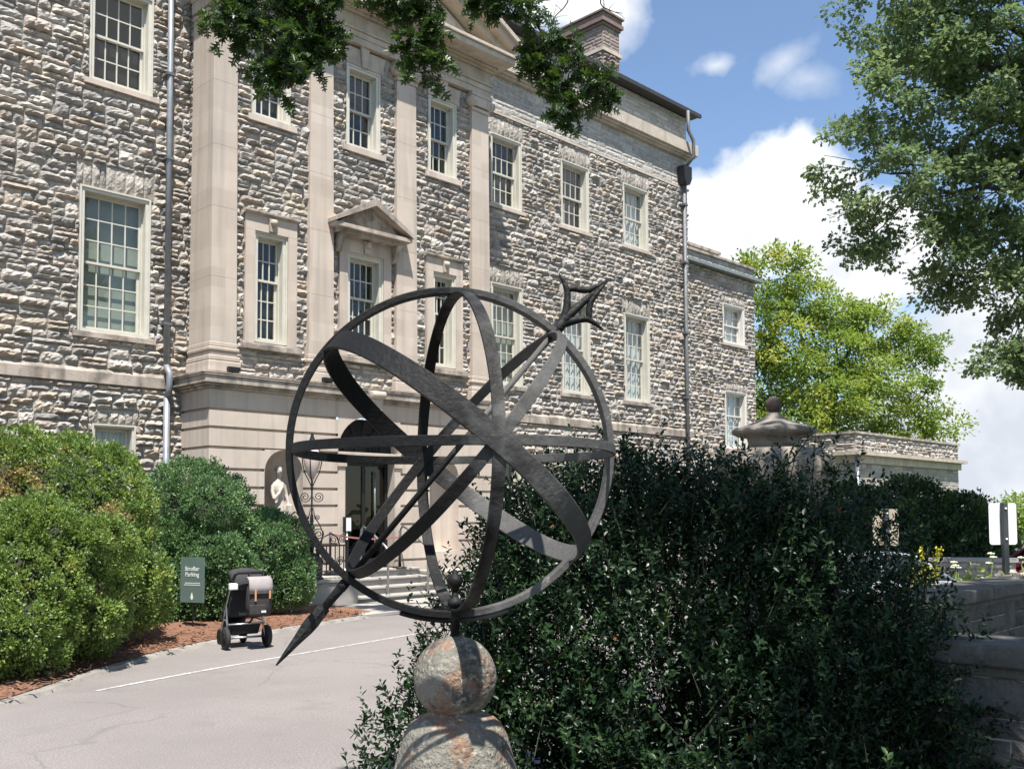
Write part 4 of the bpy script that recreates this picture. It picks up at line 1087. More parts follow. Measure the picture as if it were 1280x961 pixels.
# ------------------------------------------------------------------ statue in the niche
def statue():
    sx, sy, z0 = 10.06, 16.20, .92
    k = MB(); n = 40
    def ring_(z, rx, ry, cx=0, cy=0, fold=0, nf=11, ph=0):
        out=[]
        for q in range(n):
            t=2*math.pi*q/n; f_=1+fold*(math.sin(nf*t+ph)+.5*math.sin((nf+6)*t+ph*2))
            out.append(Vector((sx+cx+.82*rx*f_*math.cos(t), sy+cy+.86*ry*f_*math.sin(t), z0+z)))
        return out
    rings=[ring_(0,.21,.17,0,0,.07),ring_(.15,.20,.165,0,0,.08,11,.3),ring_(.45,.18,.15,.01,0,.08,11,.6),ring_(.72,.17,.135,.02,0,.07,11,.9),ring_(.88,.165,.13,.025,0,.05,11,1.1),
           ring_(.96,.15,.115,.02,0,.02),ring_(1.06,.118,.09,.01,0),ring_(1.16,.128,.095,.0,-.01),ring_(1.26,.145,.105,-.005,-.012),ring_(1.34,.165,.095,-.01,-.005),ring_(1.39,.15,.08,-.01,0),ring_(1.43,.085,.065,-.01,0),
           ring_(1.46,.05,.05,-.01,-.005),ring_(1.51,.045,.048,-.015,-.015),ring_(1.55,.062,.075,-.02,-.025),ring_(1.60,.075,.09,-.022,-.03),ring_(1.66,.078,.092,-.022,-.025),ring_(1.71,.065,.075,-.022,-.018),ring_(1.745,.03,.035,-.02,-.01)]
    k.loft(rings)
    # right arm folded over the breast, left arm hanging with gathered cloth, hair knot, nose
    k.tube([(sx-.125,sy-.01,z0+1.35),(sx-.16,sy-.04,z0+1.22),(sx-.155,sy-.10,z0+1.08)],[.044,.038,.034],12)
    k.tube([(sx-.155,sy-.10,z0+1.08),(sx-.09,sy-.14,z0+1.18),(sx-.01,sy-.13,z0+1.30),(sx+.02,sy-.11,z0+1.38)],[.034,.030,.024,.026],12)
    k.tube([(sx+.11,sy-.0,z0+1.35),(sx+.15,sy-.02,z0+1.18),(sx+.165,sy-.07,z0+1.02),(sx+.15,sy-.12,z0+.90)],[.042,.036,.030,.028],12)
    k.tube([(sx+.16,sy-.12,z0+.98),(sx+.19,sy-.12,z0+.75),(sx+.17,sy-.12,z0+.4)],[.06,.07,.045],12)
    k.lathe((sx-.02,sy+.07,z0+1.66),[(0,-.05),(.04,-.03),(.05,0),(.04,.03),(0,.05)],12)
    k.lathe((sx-.022,sy-.118,z0+1.615),[(0,-.02),(.012,-.012),(.012,.008),(0,.022)],8)
    return k
st = thing('statue', (10.06,16.2,.9), 'pale draped marble statue of a woman standing in the arched niche', 'statue')
o = statue().build('figure', M['marble'], st)
rm = o.modifiers.new('remesh','REMESH'); rm.mode = 'VOXEL'; rm.voxel_size = .010; rm.use_smooth_shade = True
k = MB(); k.box(9.84,10.28,16.03,16.36,.86,.915); k.build('plinth', M['marble'], st)

# ------------------------------------------------------------------ lamp standard and iron railing on the left cheek wall
lx, ly, lz = 10.02, 15.02, .53
lamp = thing('lamp_post', (lx,ly,lz), 'black wrought iron lamp standard with scrolls and a milky urn-shaped globe', 'lamp post')
k = MB(); k.lathe((lx,ly,lz),[(0,0),(.22,0),(.22,.03),(.19,.05),(.18,.34),(.20,.36),(.17,.40),(.10,.46),(.05,.49),(0,.49)],20); k.build('base_drum', M['black_iron'], lamp)
k = MB()
k.lathe((lx,ly,lz),[(0,.48),(.035,.48),(.05,.60),(.055,.80),(.035,.95),(.02,1.0),(.035,1.05),(.03,1.15),(.016,1.2),(.016,1.62),(.03,1.66),(.02,1.70),(0,1.72)],12)
for sg in (-1,1):
    for d in ((.70,-.71),):
        dx,dy = d[0]*sg,d[1]*sg
        k.tube([(lx+dx*.13,ly+dy*.13,lz+.36),(lx+dx*.14,ly+dy*.14,lz+.55),(lx+dx*.06,ly+dy*.06,lz+.75)],.013,8)
k.build('stem', M['black_iron'], lamp)
def spiral(cx,cz,r0,turns,sg,start,n=34):
    out=[]
    for i in range(n):
        t=i/(n-1); a=start+sg*t*turns*2*math.pi; r_=r0*(1-.82*t)
        out.append((lx+.70*(cx+r_*math.cos(a)), ly-.71*(cx+r_*math.cos(a)), lz+cz+r_*math.sin(a)))
    return out
k = MB()
for sg in (-1,1):
    k.tube(spiral(sg*.125,1.50,.10,1.9,sg,(math.pi if sg>0 else 0)),.0085,6)
    k.tube(spiral(sg*.13,.82,.11,1.9,-sg,(math.pi if sg>0 else 0)),.009,6)
    k.tube(spiral(sg*.10,1.13,.05,1.6,sg,(math.pi if sg>0 else 0)),.008,6)
    k.tube([(lx+.70*sg*q,ly-.71*sg*q,lz+z) for (q,z) in ((.02,1.30),(.06,1.12),(.14,1.0),(.2,.86),(.18,.66),(.06,.52))],.010,6)
k.build('scrollwork', M['black_iron'], lamp)
k = MB(); k.lathe((lx,ly,lz),[(0,1.80),(.03,1.81),(.08,1.90),(.135,2.05),(.158,2.20),(.15,2.30),(.10,2.36),(.05,2.38),(0,2.38)],24); k.build('globe', M['globe'], lamp)
k = MB()
for q in range(4):
    a=q*math.pi/2+.79
    k.tube([(lx+math.cos(a)*r_,ly+math.sin(a)*r_,lz+z) for (r_,z) in ((.015,1.70),(.06,1.80),(.13,1.93),(.175,2.12),(.172,2.28),(.10,2.40),(.02,2.46))],.010,6)
k.lathe((lx,ly,lz),[(0,2.36),(.08,2.38),(.10,2.41),(.07,2.46),(.05,2.55),(.025,2.62),(.03,2.64),(.012,2.68),(0,2.70)],16)
k.build('globe_cage', M['black_iron'], lamp)
rail = thing('iron_railing', (10.5,14.98,.53), 'black scrolled wrought iron railing panel beside the entrance steps', 'railing')
k = MB(); ry=14.98
for xx in (10.12,10.78): k.box(xx-.02,xx+.02,ry-.02,ry+.02,.53,1.24)
k.box(10.14,10.76,ry-.012,ry+.012,.60,.625); k.box(10.14,10.76,ry-.014,ry+.014,1.12,1.15)
for xx in np.linspace(10.22,10.70,6): k.box(xx-.008,xx+.008,ry-.008,ry+.008,.625,1.12)
for (cx_,cz_) in ((10.3,.85),(10.6,.85),(10.45,1.24),(10.66,1.26)):
    k.tube([(cx_+(.09-.07*i/29)*math.cos(i*.42),ry-.02,cz_+(.09-.07*i/29)*math.sin(i*.42)) for i in range(30)],.008,6)
k.tube([(10.14,ry,1.15),(10.25,ry,1.30),(10.42,ry,1.36),(10.56,ry,1.28),(10.60,ry,1.15)],.014,8)
k.build('panel', M['black_iron'], rail)

def hand_rail(x0,label):
    t = thing('handrail', (x0,15.4,.3), label, 'handrail', 'steel handrails on the entrance steps')
    k = MB(); k.tube([(x0,14.98,.15),(x0,14.98,.95),(x0,15.03,1.06),(x0,15.12,1.12),(x0,15.65,1.42),(x0,15.78,1.46),(x0,15.84,1.40),(x0,15.86,1.28),(x0,15.86,.60)],.024,10)
    k.build('rail', M['metal_grey'], t)
    k = MB()
    for (yy,zz) in ((14.98,.15),(15.86,.60)): k.lathe((x0,yy,zz),[(0,0),(.05,0),(.05,.012),(.026,.016),(0,.016)],12)
    k.build('foot_plate', M['metal_grey'], t)
hand_rail(11.74,'curved grey steel handrail on the left half of the entrance steps')
hand_rail(12.75,'curved grey steel handrail by the right door jamb')
nst = thing('notice_stand', (11.45,15.93,.6), 'slim post with a small upright white notice in a dark frame before the door', 'sign stand')
k = MB(); k.lathe((11.45,15.93,.602),[(0,0),(.14,0),(.14,.02),(.02,.035),(0,.035)],16); k.tube([(11.45,15.93,.63),(11.45,15.93,1.38)],.018,8); k.build('post', M['alu'], nst)
k = MB(); k.box(11.45-.105,11.45+.105,15.90,15.925,1.36,1.66); k.build('frame', M['black_iron'], nst, bevel=.01)
k = MB(); k.box(11.45-.04,11.45+.075,15.892,15.898,1.38,1.64); k.build('notice', M['white'], nst)
bs = thing('barrier_belt', (11.4,15.85,.6), 'faded red belt barrier stretched across in front of the dark doorway', 'barrier')
k = MB(); pts=[]
for t in np.linspace(0,1,12): pts.append((10.96+t*1.72, 15.80, 1.33-.10*t-.06*math.sin(math.pi*t)))
vs_=[p for q in pts for p in ((q[0],q[1],q[2]-.017),(q[0],q[1],q[2]+.017))]
k.add(vs_+[(p[0],p[1]+.004,p[2]) for p in vs_],[(2*i,2*i+2,2*i+3,2*i+1) for i in range(11)]+[(24+2*i,24+2*i+1,24+2*i+3,24+2*i+2) for i in range(11)])
k.build('belt', M['red_belt'], bs)
k = MB()
for xx in (10.965,12.69): k.tube([(xx,15.80,.6),(xx,15.80,1.37)],.022,8); k.lathe((xx,15.80,.602),[(0,0),(.15,0),(.15,.015),(.03,.03),(0,.03)],16)
k.build('stanchion', M['black_iron'], bs)

# ------------------------------------------------------------------ stroller parking sign
def local_frame(X,Y,ang):
    """a frame standing at site (X,Y), turned by ang: returns point function (right, forward, up)"""
    o_=site(X,Y); r_=sdir(math.cos(ang),math.sin(ang)); f_=sdir(-math.sin(ang),math.cos(ang))
    return (lambda a,b,c: o_ + r_*a + f_*b + Vector((0,0,c))), r_, f_
P_, r_, f_ = local_frame(-4.69,14.28,R(-24))
sg_ = thing('parking_sign', site(-4.69,14.28,.05), 'slate-green stake sign reading Stroller Parking in the mulch before the clipped bushes', 'sign')
bw, bz0, bz1 = .222, .43, 1.09
k = MB(); k.obox(P_(0,0,(bz0+bz1)/2), r_, f_, (0,0,1), bw, .008, (bz1-bz0)/2); k.build('board', M['green_sign'], sg_, bevel=.003)
k = MB(); k.obox(P_(0,.018,.40), r_, f_, (0,0,1), .009,.006,.40); k.obox(P_(0,.018,.10), r_, f_, (0,0,1), .14,.006,.006); k.build('stake', M['black_iron'], sg_)
def text_mesh(name, s_, size, pos, right, fwd, material, parent, bold=.0):
    cu = bpy.data.curves.new(name,'FONT'); cu.body = s_; cu.size = size; cu.align_x='CENTER'; cu.extrude=.0015; cu.offset = bold; cu.space_line=.95
    ob = bpy.data.objects.new('tmp',cu); C.objects.link(ob); bpy.context.view_layer.update()
    me = bpy.data.meshes.new_from_object(ob.evaluated_get(bpy.context.evaluated_depsgraph_get())); bpy.data.objects.remove(ob)
    me.materials.clear(); me.materials.append(material)
    Mx = Matrix((right, Vector((0,0,1)), -fwd)).transposed().to_4x4(); Mx.translation = pos - origin_of(parent)
    me.transform(Mx); me.name = name
    return obj(name, me, parent)
text_mesh('lettering','Stroller\nParking',.088,P_(0,-.0105,.895),r_,f_,M['white'],sg_,.0006)
k = MB()
lr = random.Random(3)
for (zz,a0,a1) in ((.715,-.13,.12),(.688,-.15,.14)):
    a = a0
    while a < a1:
        w = lr.uniform(.012,.03); k.obox(P_(a+w/2,-.0095,zz), r_, f_, (0,0,1), w/2,.001,.0055); a += w+.006
k.build('small_print', M['white'], sg_)
k = MB(); fl=[(.0,.125),(.012,.095),(.022,.065),(.024,.045),(.018,.022),(0,.012),(-.018,.022),(-.024,.045),(-.022,.065),(-.012,.095)]
k.add([P_(a,-.0105,.46+b) for (a,b) in fl],[list(range(len(fl)))[::-1]]); k.build('leaf_emblem', M['white'], sg_)

# ------------------------------------------------------------------ stroller with its hanging backpack
P_, r_, f_ = local_frame(-3.42,12.55,R(34))
stro = thing('stroller', site(-3.40,12.70,0), 'black baby stroller with folded hood parked at the kerb', 'stroller')
zv = Vector((0,0,1))
def wheel(c, rad, wid, ax):
    t = MB(); t.lathe(Vector(c)-Vector(ax)*wid/2,[(rad*.74,0),(rad*.9,-.004),(rad,wid*.25),(rad,wid*.75),(rad*.9,wid+.004),(rad*.74,wid),(rad*.74,0)],28,axis=ax)
    w_ = t.build('wheel', M['tyre'], stro)
    h = MB()
    h.lathe(Vector(c)-Vector(ax)*wid*.36,[(0,0),(rad*.2,0),(rad*.2,wid*.72),(0,wid*.72)],14,axis=ax)
    h.lathe(Vector(c)-Vector(ax)*wid*.3,[(rad*.66,0),(rad*.76,0),(rad*.76,wid*.6),(rad*.66,wid*.6),(rad*.66,0)],24,axis=ax)
    x=Vector(ax).orthogonal().normalized(); y=Vector(ax).cross(x)
    for q in range(5):
        d=x*math.cos(q*1.2566)+y*math.sin(q*1.2566); h.tube([Vector(c)+d*rad*.15,Vector(c)+d*rad*.7],.009,6)
    h.build('rim', M['metal_grey'], w_)
WR=.142
wheel(P_(-.27,0,WR),WR,.05,r_); wheel(P_(.27,0,WR),WR,.05,r_)
wheel(P_(-.15,.58,.105),.105,.045,r_); wheel(P_(.15,.58,.105),.105,.045,r_)
k = MB()
k.tube([P_(-.27,0,WR),P_(.27,0,WR)],.014,8)
for s_ in (-1,1):
    k.tube([P_(s_*.245,0,WR),P_(s_*.235,.06,.34),P_(s_*.225,.12,.55),P_(s_*.215,-.02,.80),P_(s_*.20,-.14,.95)],.014,8)
    k.tube([P_(s_*.225,.12,.55),P_(s_*.19,.35,.32),P_(s_*.15,.56,.16),P_(s_*.15,.58,.105)],.014,8)
    k.tube([P_(s_*.235,.06,.34),P_(s_*.2,.30,.36),P_(s_*.17,.48,.24)],.011,8)
k.build('frame', M['metal_grey'], stro)
k = MB(); k.tube([P_(-.215,-.03,.82),P_(-.20,-.14,.95),P_(-.17,-.175,.975),P_(.17,-.175,.975),P_(.20,-.14,.95),P_(.215,-.03,.82)],.020,10); k.build('handlebar', M['fabric_black'], stro)
k = MB(); rows=[]
for (y,z,w) in ((.02,.86,.19),(.08,.62,.20),(.14,.44,.20),(.30,.40,.19),(.42,.44,.185),(.50,.36,.17),(.54,.26,.15)):
    rows.append([P_(-w,y,z+.05),P_(-w*.9,y,z),P_(0,y+.01,z-.015),P_(w*.9,y,z),P_(w,y,z+.05),P_(w*.97,y-.03,z+.0),P_(0,y-.035,z-.06),P_(-w*.97,y-.03,z+.0)])
k.loft(rows); k.build('seat', M['fabric_black'], stro)
k = MB(); k.loft([[P_(-.21,-.0,.85),P_(.21,-.0,.85),P_(.205,.02,.40),P_(-.205,.02,.40)],[P_(-.21,.08,.88),P_(.21,.08,.88),P_(.2,.14,.42),P_(-.2,.14,.42)]],False); k.build('back_panel', M['fabric_black'], stro, bevel=.02)
k = MB(); rows=[]
for i in range(9):
    a=math.pi*(-.08+.62*i/8)
    cy,cz=.14,.80
    ring_=[]
    for j in range(9):
        t=math.pi*j/8; xx=-.215*math.cos(t); lift=math.sin(t)**.5
        rad_=.12+.10*lift
        ring_.append(P_(xx, cy-.02 - rad_*math.cos(a)*1.0, cz + rad_*math.sin(a)))
    rows.append(ring_)
vs_=[p for q in rows for p in q]
k.add(vs_,[(i*9+j,i*9+j+1,(i+1)*9+j+1,(i+1)*9+j) for i in range(8) for j in range(8)],True)
ho=k.build('hood', M['fabric_grey'], stro); sm=ho.modifiers.new('solid','SOLIDIFY'); sm.thickness=.012
k = MB(); k.loft([[P_(-.20,.02,.30),P_(.20,.02,.30),P_(.18,.46,.29),P_(-.18,.46,.29)],[P_(-.18,.06,.17),P_(.18,.06,.17),P_(.16,.42,.17),P_(-.16,.42,.17)]],False); k.build('basket', M['fabric_black'], stro, bevel=.015)
k = MB(); k.tube([P_(-.245,.02,.31),P_(.245,.02,.31)],.013,8); k.build('rear_bar', M['metal_grey'], stro)
k = MB(); k.obox(P_(-.21,-.10,.80),r_,f_,zv,.055,.03,.042); k.build('side_pouch', M['white'], stro, bevel=.012)
bag = thing('backpack', P_(.07,-.24,.35), 'dark backpack with pinkish-grey flap and tan straps hanging on the stroller handle', 'backpack')
k = MB(); rows=[]
for (z,w,d) in ((.43,.10,.05),(.45,.145,.075),(.55,.16,.09),(.68,.155,.088),(.78,.145,.078),(.86,.12,.06),(.89,.09,.04)):
    rows.append([P_(.07+w*math.copysign(abs(math.cos(t))**.6,math.cos(t)),-.245+d*math.copysign(abs(math.sin(t))**.6,math.sin(t)),z) for t in np.linspace(0,2*math.pi,20,endpoint=False)])
k.loft(rows); k.build('bag_body', M['bag'], bag)
k = MB()
for (z,w,d,y) in ((.0,0,0,0),): pass
rows=[]
for (z,y) in ((.90,-.20),(.915,-.26),(.88,-.325),(.80,-.345),(.715,-.35)):
    rows.append([P_(.07+xx,y+.02*(abs(xx)/.15)**2,z) for xx in np.linspace(-.15,.15,9)])
vs_=[p for q in rows for p in q]; k.add(vs_,[(i*9+j,i*9+j+1,(i+1)*9+j+1,(i+1)*9+j) for i in range(4) for j in range(8)],True)
fo=k.build('flap', M['bag_flap'], bag); sm=fo.modifiers.new('solid','SOLIDIFY'); sm.thickness=.012
for xx in (-.01,.175):
    k=MB(); k.obox(P_(xx,-.362,.70),r_,f_,zv,.011,.003,.075 if xx<.1 else .05); k.build('buckle_strap', M['strap'], bag)
k = MB(); k.obox(P_(.03,-.338,.515),r_,f_,zv,.11,.012,.065); k.build('front_pocket', M['bag'], bag, bevel=.02)
k = MB(); k.obox(P_(.10,-.351,.49),r_,f_,zv,.03,.002,.012); k.build('patch', M['white'], bag)
k = MB()
for xx in (-.03,.15): k.tube([P_(xx,-.20,.86),P_(xx,-.19,.95),P_(xx,-.175,1.0),P_(xx,-.15,.97),P_(xx,-.17,.85)],.010,6)
k.build('hanging_loop', M['bag'], bag)

# ------------------------------------------------------------------ road signs seen from behind
def sign_back(X,Y,zt,zb,wd,label,panel):
    P_, r_, f_ = local_frame(X,Y,R(3)); g0=gz(X,Y)
    t = thing('road_sign', site(X,Y,g0), label, 'road sign')
    k = MB(); n=6; rr=.03; pts=[]
    for (cx_,cz_,a0) in ((wd-rr,zt-rr,0),(-wd+rr,zt-rr,90),(-wd+rr,zb+rr,180),(wd-rr,zb+rr,270)):
        for q in range(n+1):
            a=R(a0+90*q/n); pts.append((cx_+rr*math.cos(a),cz_+rr*math.sin(a)))
    m_=len(pts)
    k.add([P_(a,.02,b) for (a,b) in pts]+[P_(a,.024,b) for (a,b) in pts],[list(range(m_)),list(range(m_,2*m_))[::-1]]+[(i,m_+i,m_+(i+1)%m_,(i+1)%m_) for i in range(m_)])
    k.build('panel', panel, t)
    k = MB(); k.obox(P_(0,-.012,(zt+g0)/2+.005),r_,f_,zv,.028,.03,(zt-g0)/2); k.build('post', M['post_grey'], t, bevel=.006)
    k = MB()
    for zz in (zt-.06,zb+.06): k.lathe(P_(0,-.044,zz),[(0,-.006),(.012,-.006),(.012,.006),(0,.006)],8,axis=f_)
    k.build('bolt', M['alu'], t)
sign_back(5.26,10.4,1.79,1.345,.152,'bare aluminium back of a road sign on a dark post above the white flowers',M['alu'])
sign_back(5.0,13.0,1.74,1.25,.178,'tan back of a road sign half hidden by the holly leaves',M['sign_tan'])

# ------------------------------------------------------------------ parked cars beyond the wall
def car(X,Y,ang,label,paint):
    P_, r_, f_ = local_frame(X,Y,ang); g0=gz(X,Y)
    t = thing('parked_car', site(X,Y,g0), label, 'car')
    Q=lambda a,b,c: P_(a,b,c+g0)
    k=MB(); prof=[(-2.2,.42,.74),(-2.25,.62,.78),(-2.1,.80,.80),(-1.2,.93,.84),(-.55,.98,.86),(1.2,.98,.86),(1.9,.95,.83),(2.2,.86,.79),(2.25,.6,.78),(2.2,.38,.74)]
    rows=[]
    for (y,z,w) in prof[1:-1]:
        rows.append([Q(-w*.92,y,.28),Q(-w,y,.45),Q(-w,y,z*.78),Q(-w*.93,y,z),Q(0,y,z+.03),Q(w*.93,y,z),Q(w,y,z*.78),Q(w,y,.45),Q(w*.92,y,.28)])
    k.loft(rows); b_=k.build('body', paint, t)
    k=MB(); rows=[]
    for (y,z,w) in ((-.85,.93,.78),(-.15,1.38,.62),(.2,1.43,.62),(1.0,1.40,.60),(1.75,.95,.72)):
        rows.append([Q(-.80,y,.90),Q(-w,y,z),Q(0,y,z+.035),Q(w,y,z),Q(.80,y,.90)])
    k.loft(rows); k.build('windows', M['car_glass'], t)
    k=MB(); rows=[]
    for (y,z) in ((-.18,1.40),(.2,1.455),(1.0,1.425),(1.15,1.36)):
        rows.append([Q(-.63,y,z-.03),Q(-.6,y,z+.008),Q(0,y,z+.035),Q(.6,y,z+.008),Q(.63,y,z-.03)])
    k.loft(rows)
    for s_ in (-1,1):
        k.tube([Q(s_*.80,-.85,.92),Q(s_*.64,-.18,1.39)],.035,6); k.tube([Q(s_*.62,1.1,1.38),Q(s_*.74,1.75,.95)],.05,6); k.tube([Q(s_*.66,.35,1.42),Q(s_*.81,.35,.92)],.035,6)
    k.build('roof', paint, t)
    for (a,b) in ((-.80,-1.4),(.80,-1.4),(-.80,1.4),(.80,1.4)):
        k=MB(); k.lathe(Q(a,b,.33)-r_*.10,[(.2,0),(.31,0),(.33,.03),(.33,.17),(.31,.2),(.2,.2),(.2,0)],22,axis=r_); w_=k.build('wheel', M['tyre'], t)
        k=MB(); k.lathe(Q(a,b,.33)-r_*.09,[(0,0),(.2,0),(.2,.18),(0,.18)],18,axis=r_); k.build('rim', M['metal_grey'], w_)
    for s_ in (-1,1):
        k=MB(); k.obox(Q(s_*.58,-2.2,.68),r_,f_,zv,.16,.06,.06); k.build('headlight', M['lamp_lens'], t, bevel=.02)
        k=MB(); k.obox(Q(s_*.93,-.55,.98),r_,f_,zv,.08,.05,.06); k.build('wing_mirror', paint, t, bevel=.02)
car(12.75,21.6,R(75),'dark red parked car partly cut by the right edge of the photograph',M['red_car'])
car(5.75,17.2,R(-75),'silver parked car showing between the holly bush and the yellow flower spikes',M['silver_car'])
P_, r_, f_ = local_frame(6.9,22.0,R(-20))
t = thing('low_stone_wall', site(6.9,22.0,gz(6.9,22)), 'low pale stone wall in front of the dark hedge beyond the parked silver car', 'wall')
S = Stones(91); o_=site(6.9,22.0)
def tl(a,d,z):
    return np.array(o_)[None,:]*np.array([1,1,0]) + np.outer(a,np.array(r_)) - np.outer(d,np.array(f_)) + np.outer(z,np.array([0,0,1.]))
S.field(-4,4,-1.2,.62,[],tl,.06,.1,(.25,.35),(.3,.7))
bk=MB(); bk.obox(o_+f_*.204+Vector((0,0,-.29)),r_,f_,zv,4,.2,.91); S.build('wall_face', M['stone'], t, bk)
k=MB(); k.obox(o_+f_*.2+Vector((0,0,.66)),r_,f_,zv,4.05,.26,.04); k.build('coping', M['concrete'], t)
# ------------------------------------------------------------------ foliage
def unit(a): return a/np.maximum(np.linalg.norm(a,axis=-1,keepdims=True),1e-9)
S3 = lambda P: np.stack([U0*P[:,0]+U1*P[:,1], -U1*P[:,0]+U0*P[:,1], P[:,2]],-1)      # site -> world
OAKH = [(0,.015),(.10,.03),(.16,.20),(.22,.26),(.26,.07),(.36,.10),(.46,.42),(.52,.46),(.54,.30),(.50,.12),(.60,.11),(.72,.33),(.80,.33),(.77,.10),(.86,.09),(1.0,.0)]
T_OAK = (np.array([(a,b,.10*b-.12*(a-.5)**2) for a,b in OAKH]+[(a,-b,.10*b-.12*(a-.5)**2) for a,b in OAKH]),
         [list(range(len(OAKH))), list(range(len(OAKH),2*len(OAKH)))[::-1]])
T_DIA = (np.array([(0,0,0),(.5,.30,.10),(1,0,-.04),(.5,-.30,.10)]), [[0,1,2],[0,2,3]])
T_OVAL = (np.array([(0,0,0),(.35,.24,.07),(.72,.20,.05),(1,0,-.06),(.72,-.20,.05),(.35,-.24,.07)]), [[0,1,2,3],[0,3,4,5]])
T_STAR = (np.array([(0,0,0),(.3,.06,.02),(.35,.38,.02),(.5,.12,.04),(.75,.32,0),(1,0,-.06),(.75,-.32,0),(.5,-.12,.04),(.35,-.38,.02),(.3,-.06,.02)]), [[0,1,2,3,4,5],[0,5,6,7,8,9]])
def leaves(P, D, N, size, tmpl, tint):
    """P base points, D leaf directions, N face normals (all world)"""
    T, F = tmpl; n = len(P); k = len(T)
    D = unit(D); N = unit(N - D*np.sum(N*D,-1,keepdims=True)); B = np.cross(N, D)
    s = np.asarray(size).reshape(-1,1,1)
    V = P[:,None,:] + s*(T[None,:,0:1]*D[:,None,:] + T[None,:,1:2]*B[:,None,:] + T[None,:,2:3]*N[:,None,:])
    cnt = np.tile([len(f) for f in F], n)
    idx = (np.array([i for f in F for i in f])[None,:] + (np.arange(n)*k)[:,None]).ravel()
    return V.reshape(-1,3), cnt, idx, np.repeat(tint,k)
def leaf_obj(name, parts, material, parent):
    vs_,cs,ix,ts=[],[],[],[]; off=0
    for (v,c,i,t) in parts:
        vs_.append(v); cs.append(c); ix.append(i+off); ts.append(t); off+=len(v)
    V=np.concatenate(vs_)-np.array(origin_of(parent))
    me=np_mesh(name,V,np.concatenate(cs),np.concatenate(ix),[material],None,False,{'tint':('FLOAT',np.concatenate(ts))})
    return obj(name,me,parent)
def rdir(rng,n): return unit(rng.normal(size=(n,3)))

def shrub(name,label,cat,lobes,leaf,nclump,per,size,rc,material,seed,tmpl=T_DIA,group=None,core=.80,brown=None,bumps=0,cam_site=True,zmin=.10):
    """clipped shrub: clumps of small leaves over the surface of several rounded lobes, twigs inside"""
    rng=np.random.default_rng(seed)
    L=np.array(lobes,dtype=float)
    if bumps:
        L[:,3:6]*=.86; ex=[]
        for l in L:
            for _ in range(bumps):
                d=unit(rng.normal(size=3)+np.array([0,-.25,.25])); rr=rng.uniform(.26,.42)*min(1.0,l[3]/.75)
                ex.append([*(l[:3]+d*l[3:6]*.92),rr,rr,rr*rng.uniform(.7,1.0)])
        L=np.concatenate([L,np.array([e for e in ex if e[2]>.15])])
    base=L[np.argmax(L[:,3])]
    t=thing(name,site(base[0],base[1],.03),label,cat,group)
    areas=np.array([l[3]*l[4]+l[4]*l[5]+l[3]*l[5] for l in L]); areas/=areas.sum()
    cs,os_=[],[]
    while len(cs)<nclump:
        li=rng.choice(len(L),p=areas); l=L[li]; d=unit(rng.normal(size=3))
        if d[2]<-.75: continue
        p=l[:3]+d*l[3:6]*(rng.uniform(.86,1.05))
        if p[2]<zmin: continue
        bad=False
        for j,m_ in enumerate(L):
            if j!=li and np.sum(((p-m_[:3])/m_[3:6])**2)<.86: bad=True;break
        if bad: continue
        cs.append(p); os_.append(unit(d/l[3:6]))
    cs=np.array(cs); os_=np.array(os_)
    cr=rc*rng.uniform(.5,1.3,len(cs)); n=len(cs)*per
    ci=np.repeat(np.arange(len(cs)),per)
    d=rdir(rng,n); d=unit(d+.55*os_[ci]+np.array([0,0,.25])); rad=rng.random(n)**.45*cr[ci]
    P=cs[ci]+d*rad[:,None]; P[:,2]=np.maximum(P[:,2],.06)
    D=unit(d*.8+os_[ci]*.5+np.array([0,0,.35])+rng.normal(size=(n,3))*.55)
    N=unit(os_[ci]*.7+np.array([0,0,.6])+rng.normal(size=(n,3))*.6)
    ct=np.clip(rng.normal(.45,.17,len(cs)),0,.86)
    if brown is not None:
        for (bx_,by_,bz_,br_) in brown:
            q=np.linalg.norm(cs-np.array([bx_,by_,bz_]),axis=1)<br_
            ct[q & (rng.random(len(cs))<.75)]=1.0
    tint=np.clip(ct[ci]+rng.normal(0,.10,n),0,1)
    sz=size*rng.uniform(.7,1.3,n)
    leaf_obj('foliage',[leaves(S3(P),S3(D),S3(N),sz,tmpl,tint)],material,t)
    k=MB()
    for l in np.array(lobes,dtype=float)*np.array([1,1,1]+[.86 if bumps else 1]*3):
        rows=[]
        for q in range(9):
            a=math.pi*q/8; rows.append([site(l[0]+l[3]*core*math.sin(a)*math.cos(b),l[1]+l[4]*core*math.sin(a)*math.sin(b),max(.02,l[2]-l[5]*core*math.cos(a))) for b in np.linspace(0,2*math.pi,16,endpoint=False)])
        k.loft(rows)
    k.build('branches',M['twig'],t)
    return t
BG='clipped evergreen shrubs along the drive'
shrub('boxwood','bulging light green boxwood nearest the kerb at the left edge','shrub',
  [(-5.35,10.35,.85,.95,.85,.85),(-4.95,10.75,1.25,.62,.62,.52),(-5.65,10.25,1.2,.65,.7,.5),(-4.85,11.05,.60,.50,.60,.55),(-6.1,10.3,.9,.9,.9,.9),(-5.15,9.85,.55,.6,.5,.5)],
  .05,2100,44,.040,.095,M['box_leaf'],101,bumps=6,group=BG,brown=[(-4.72,10.75,.85,.20)])
shrub('boxwood','tall rounded boxwood with a brown dead patch against the left wing wall','shrub',
  [(-7.0,12.7,1.45,1.30,1.1,1.55),(-5.85,12.9,1.68,1.15,1.0,1.22),(-5.35,12.6,1.25,.75,.75,.80),(-6.9,12.2,1.0,1.0,.9,1.0),(-5.2,12.3,.72,.72,.7,.72)],
  .05,2500,40,.044,.11,M['box_leaf'],102,bumps=6,group=BG,brown=[(-6.2,11.95,2.05,.42),(-5.0,12.1,1.6,.32)])
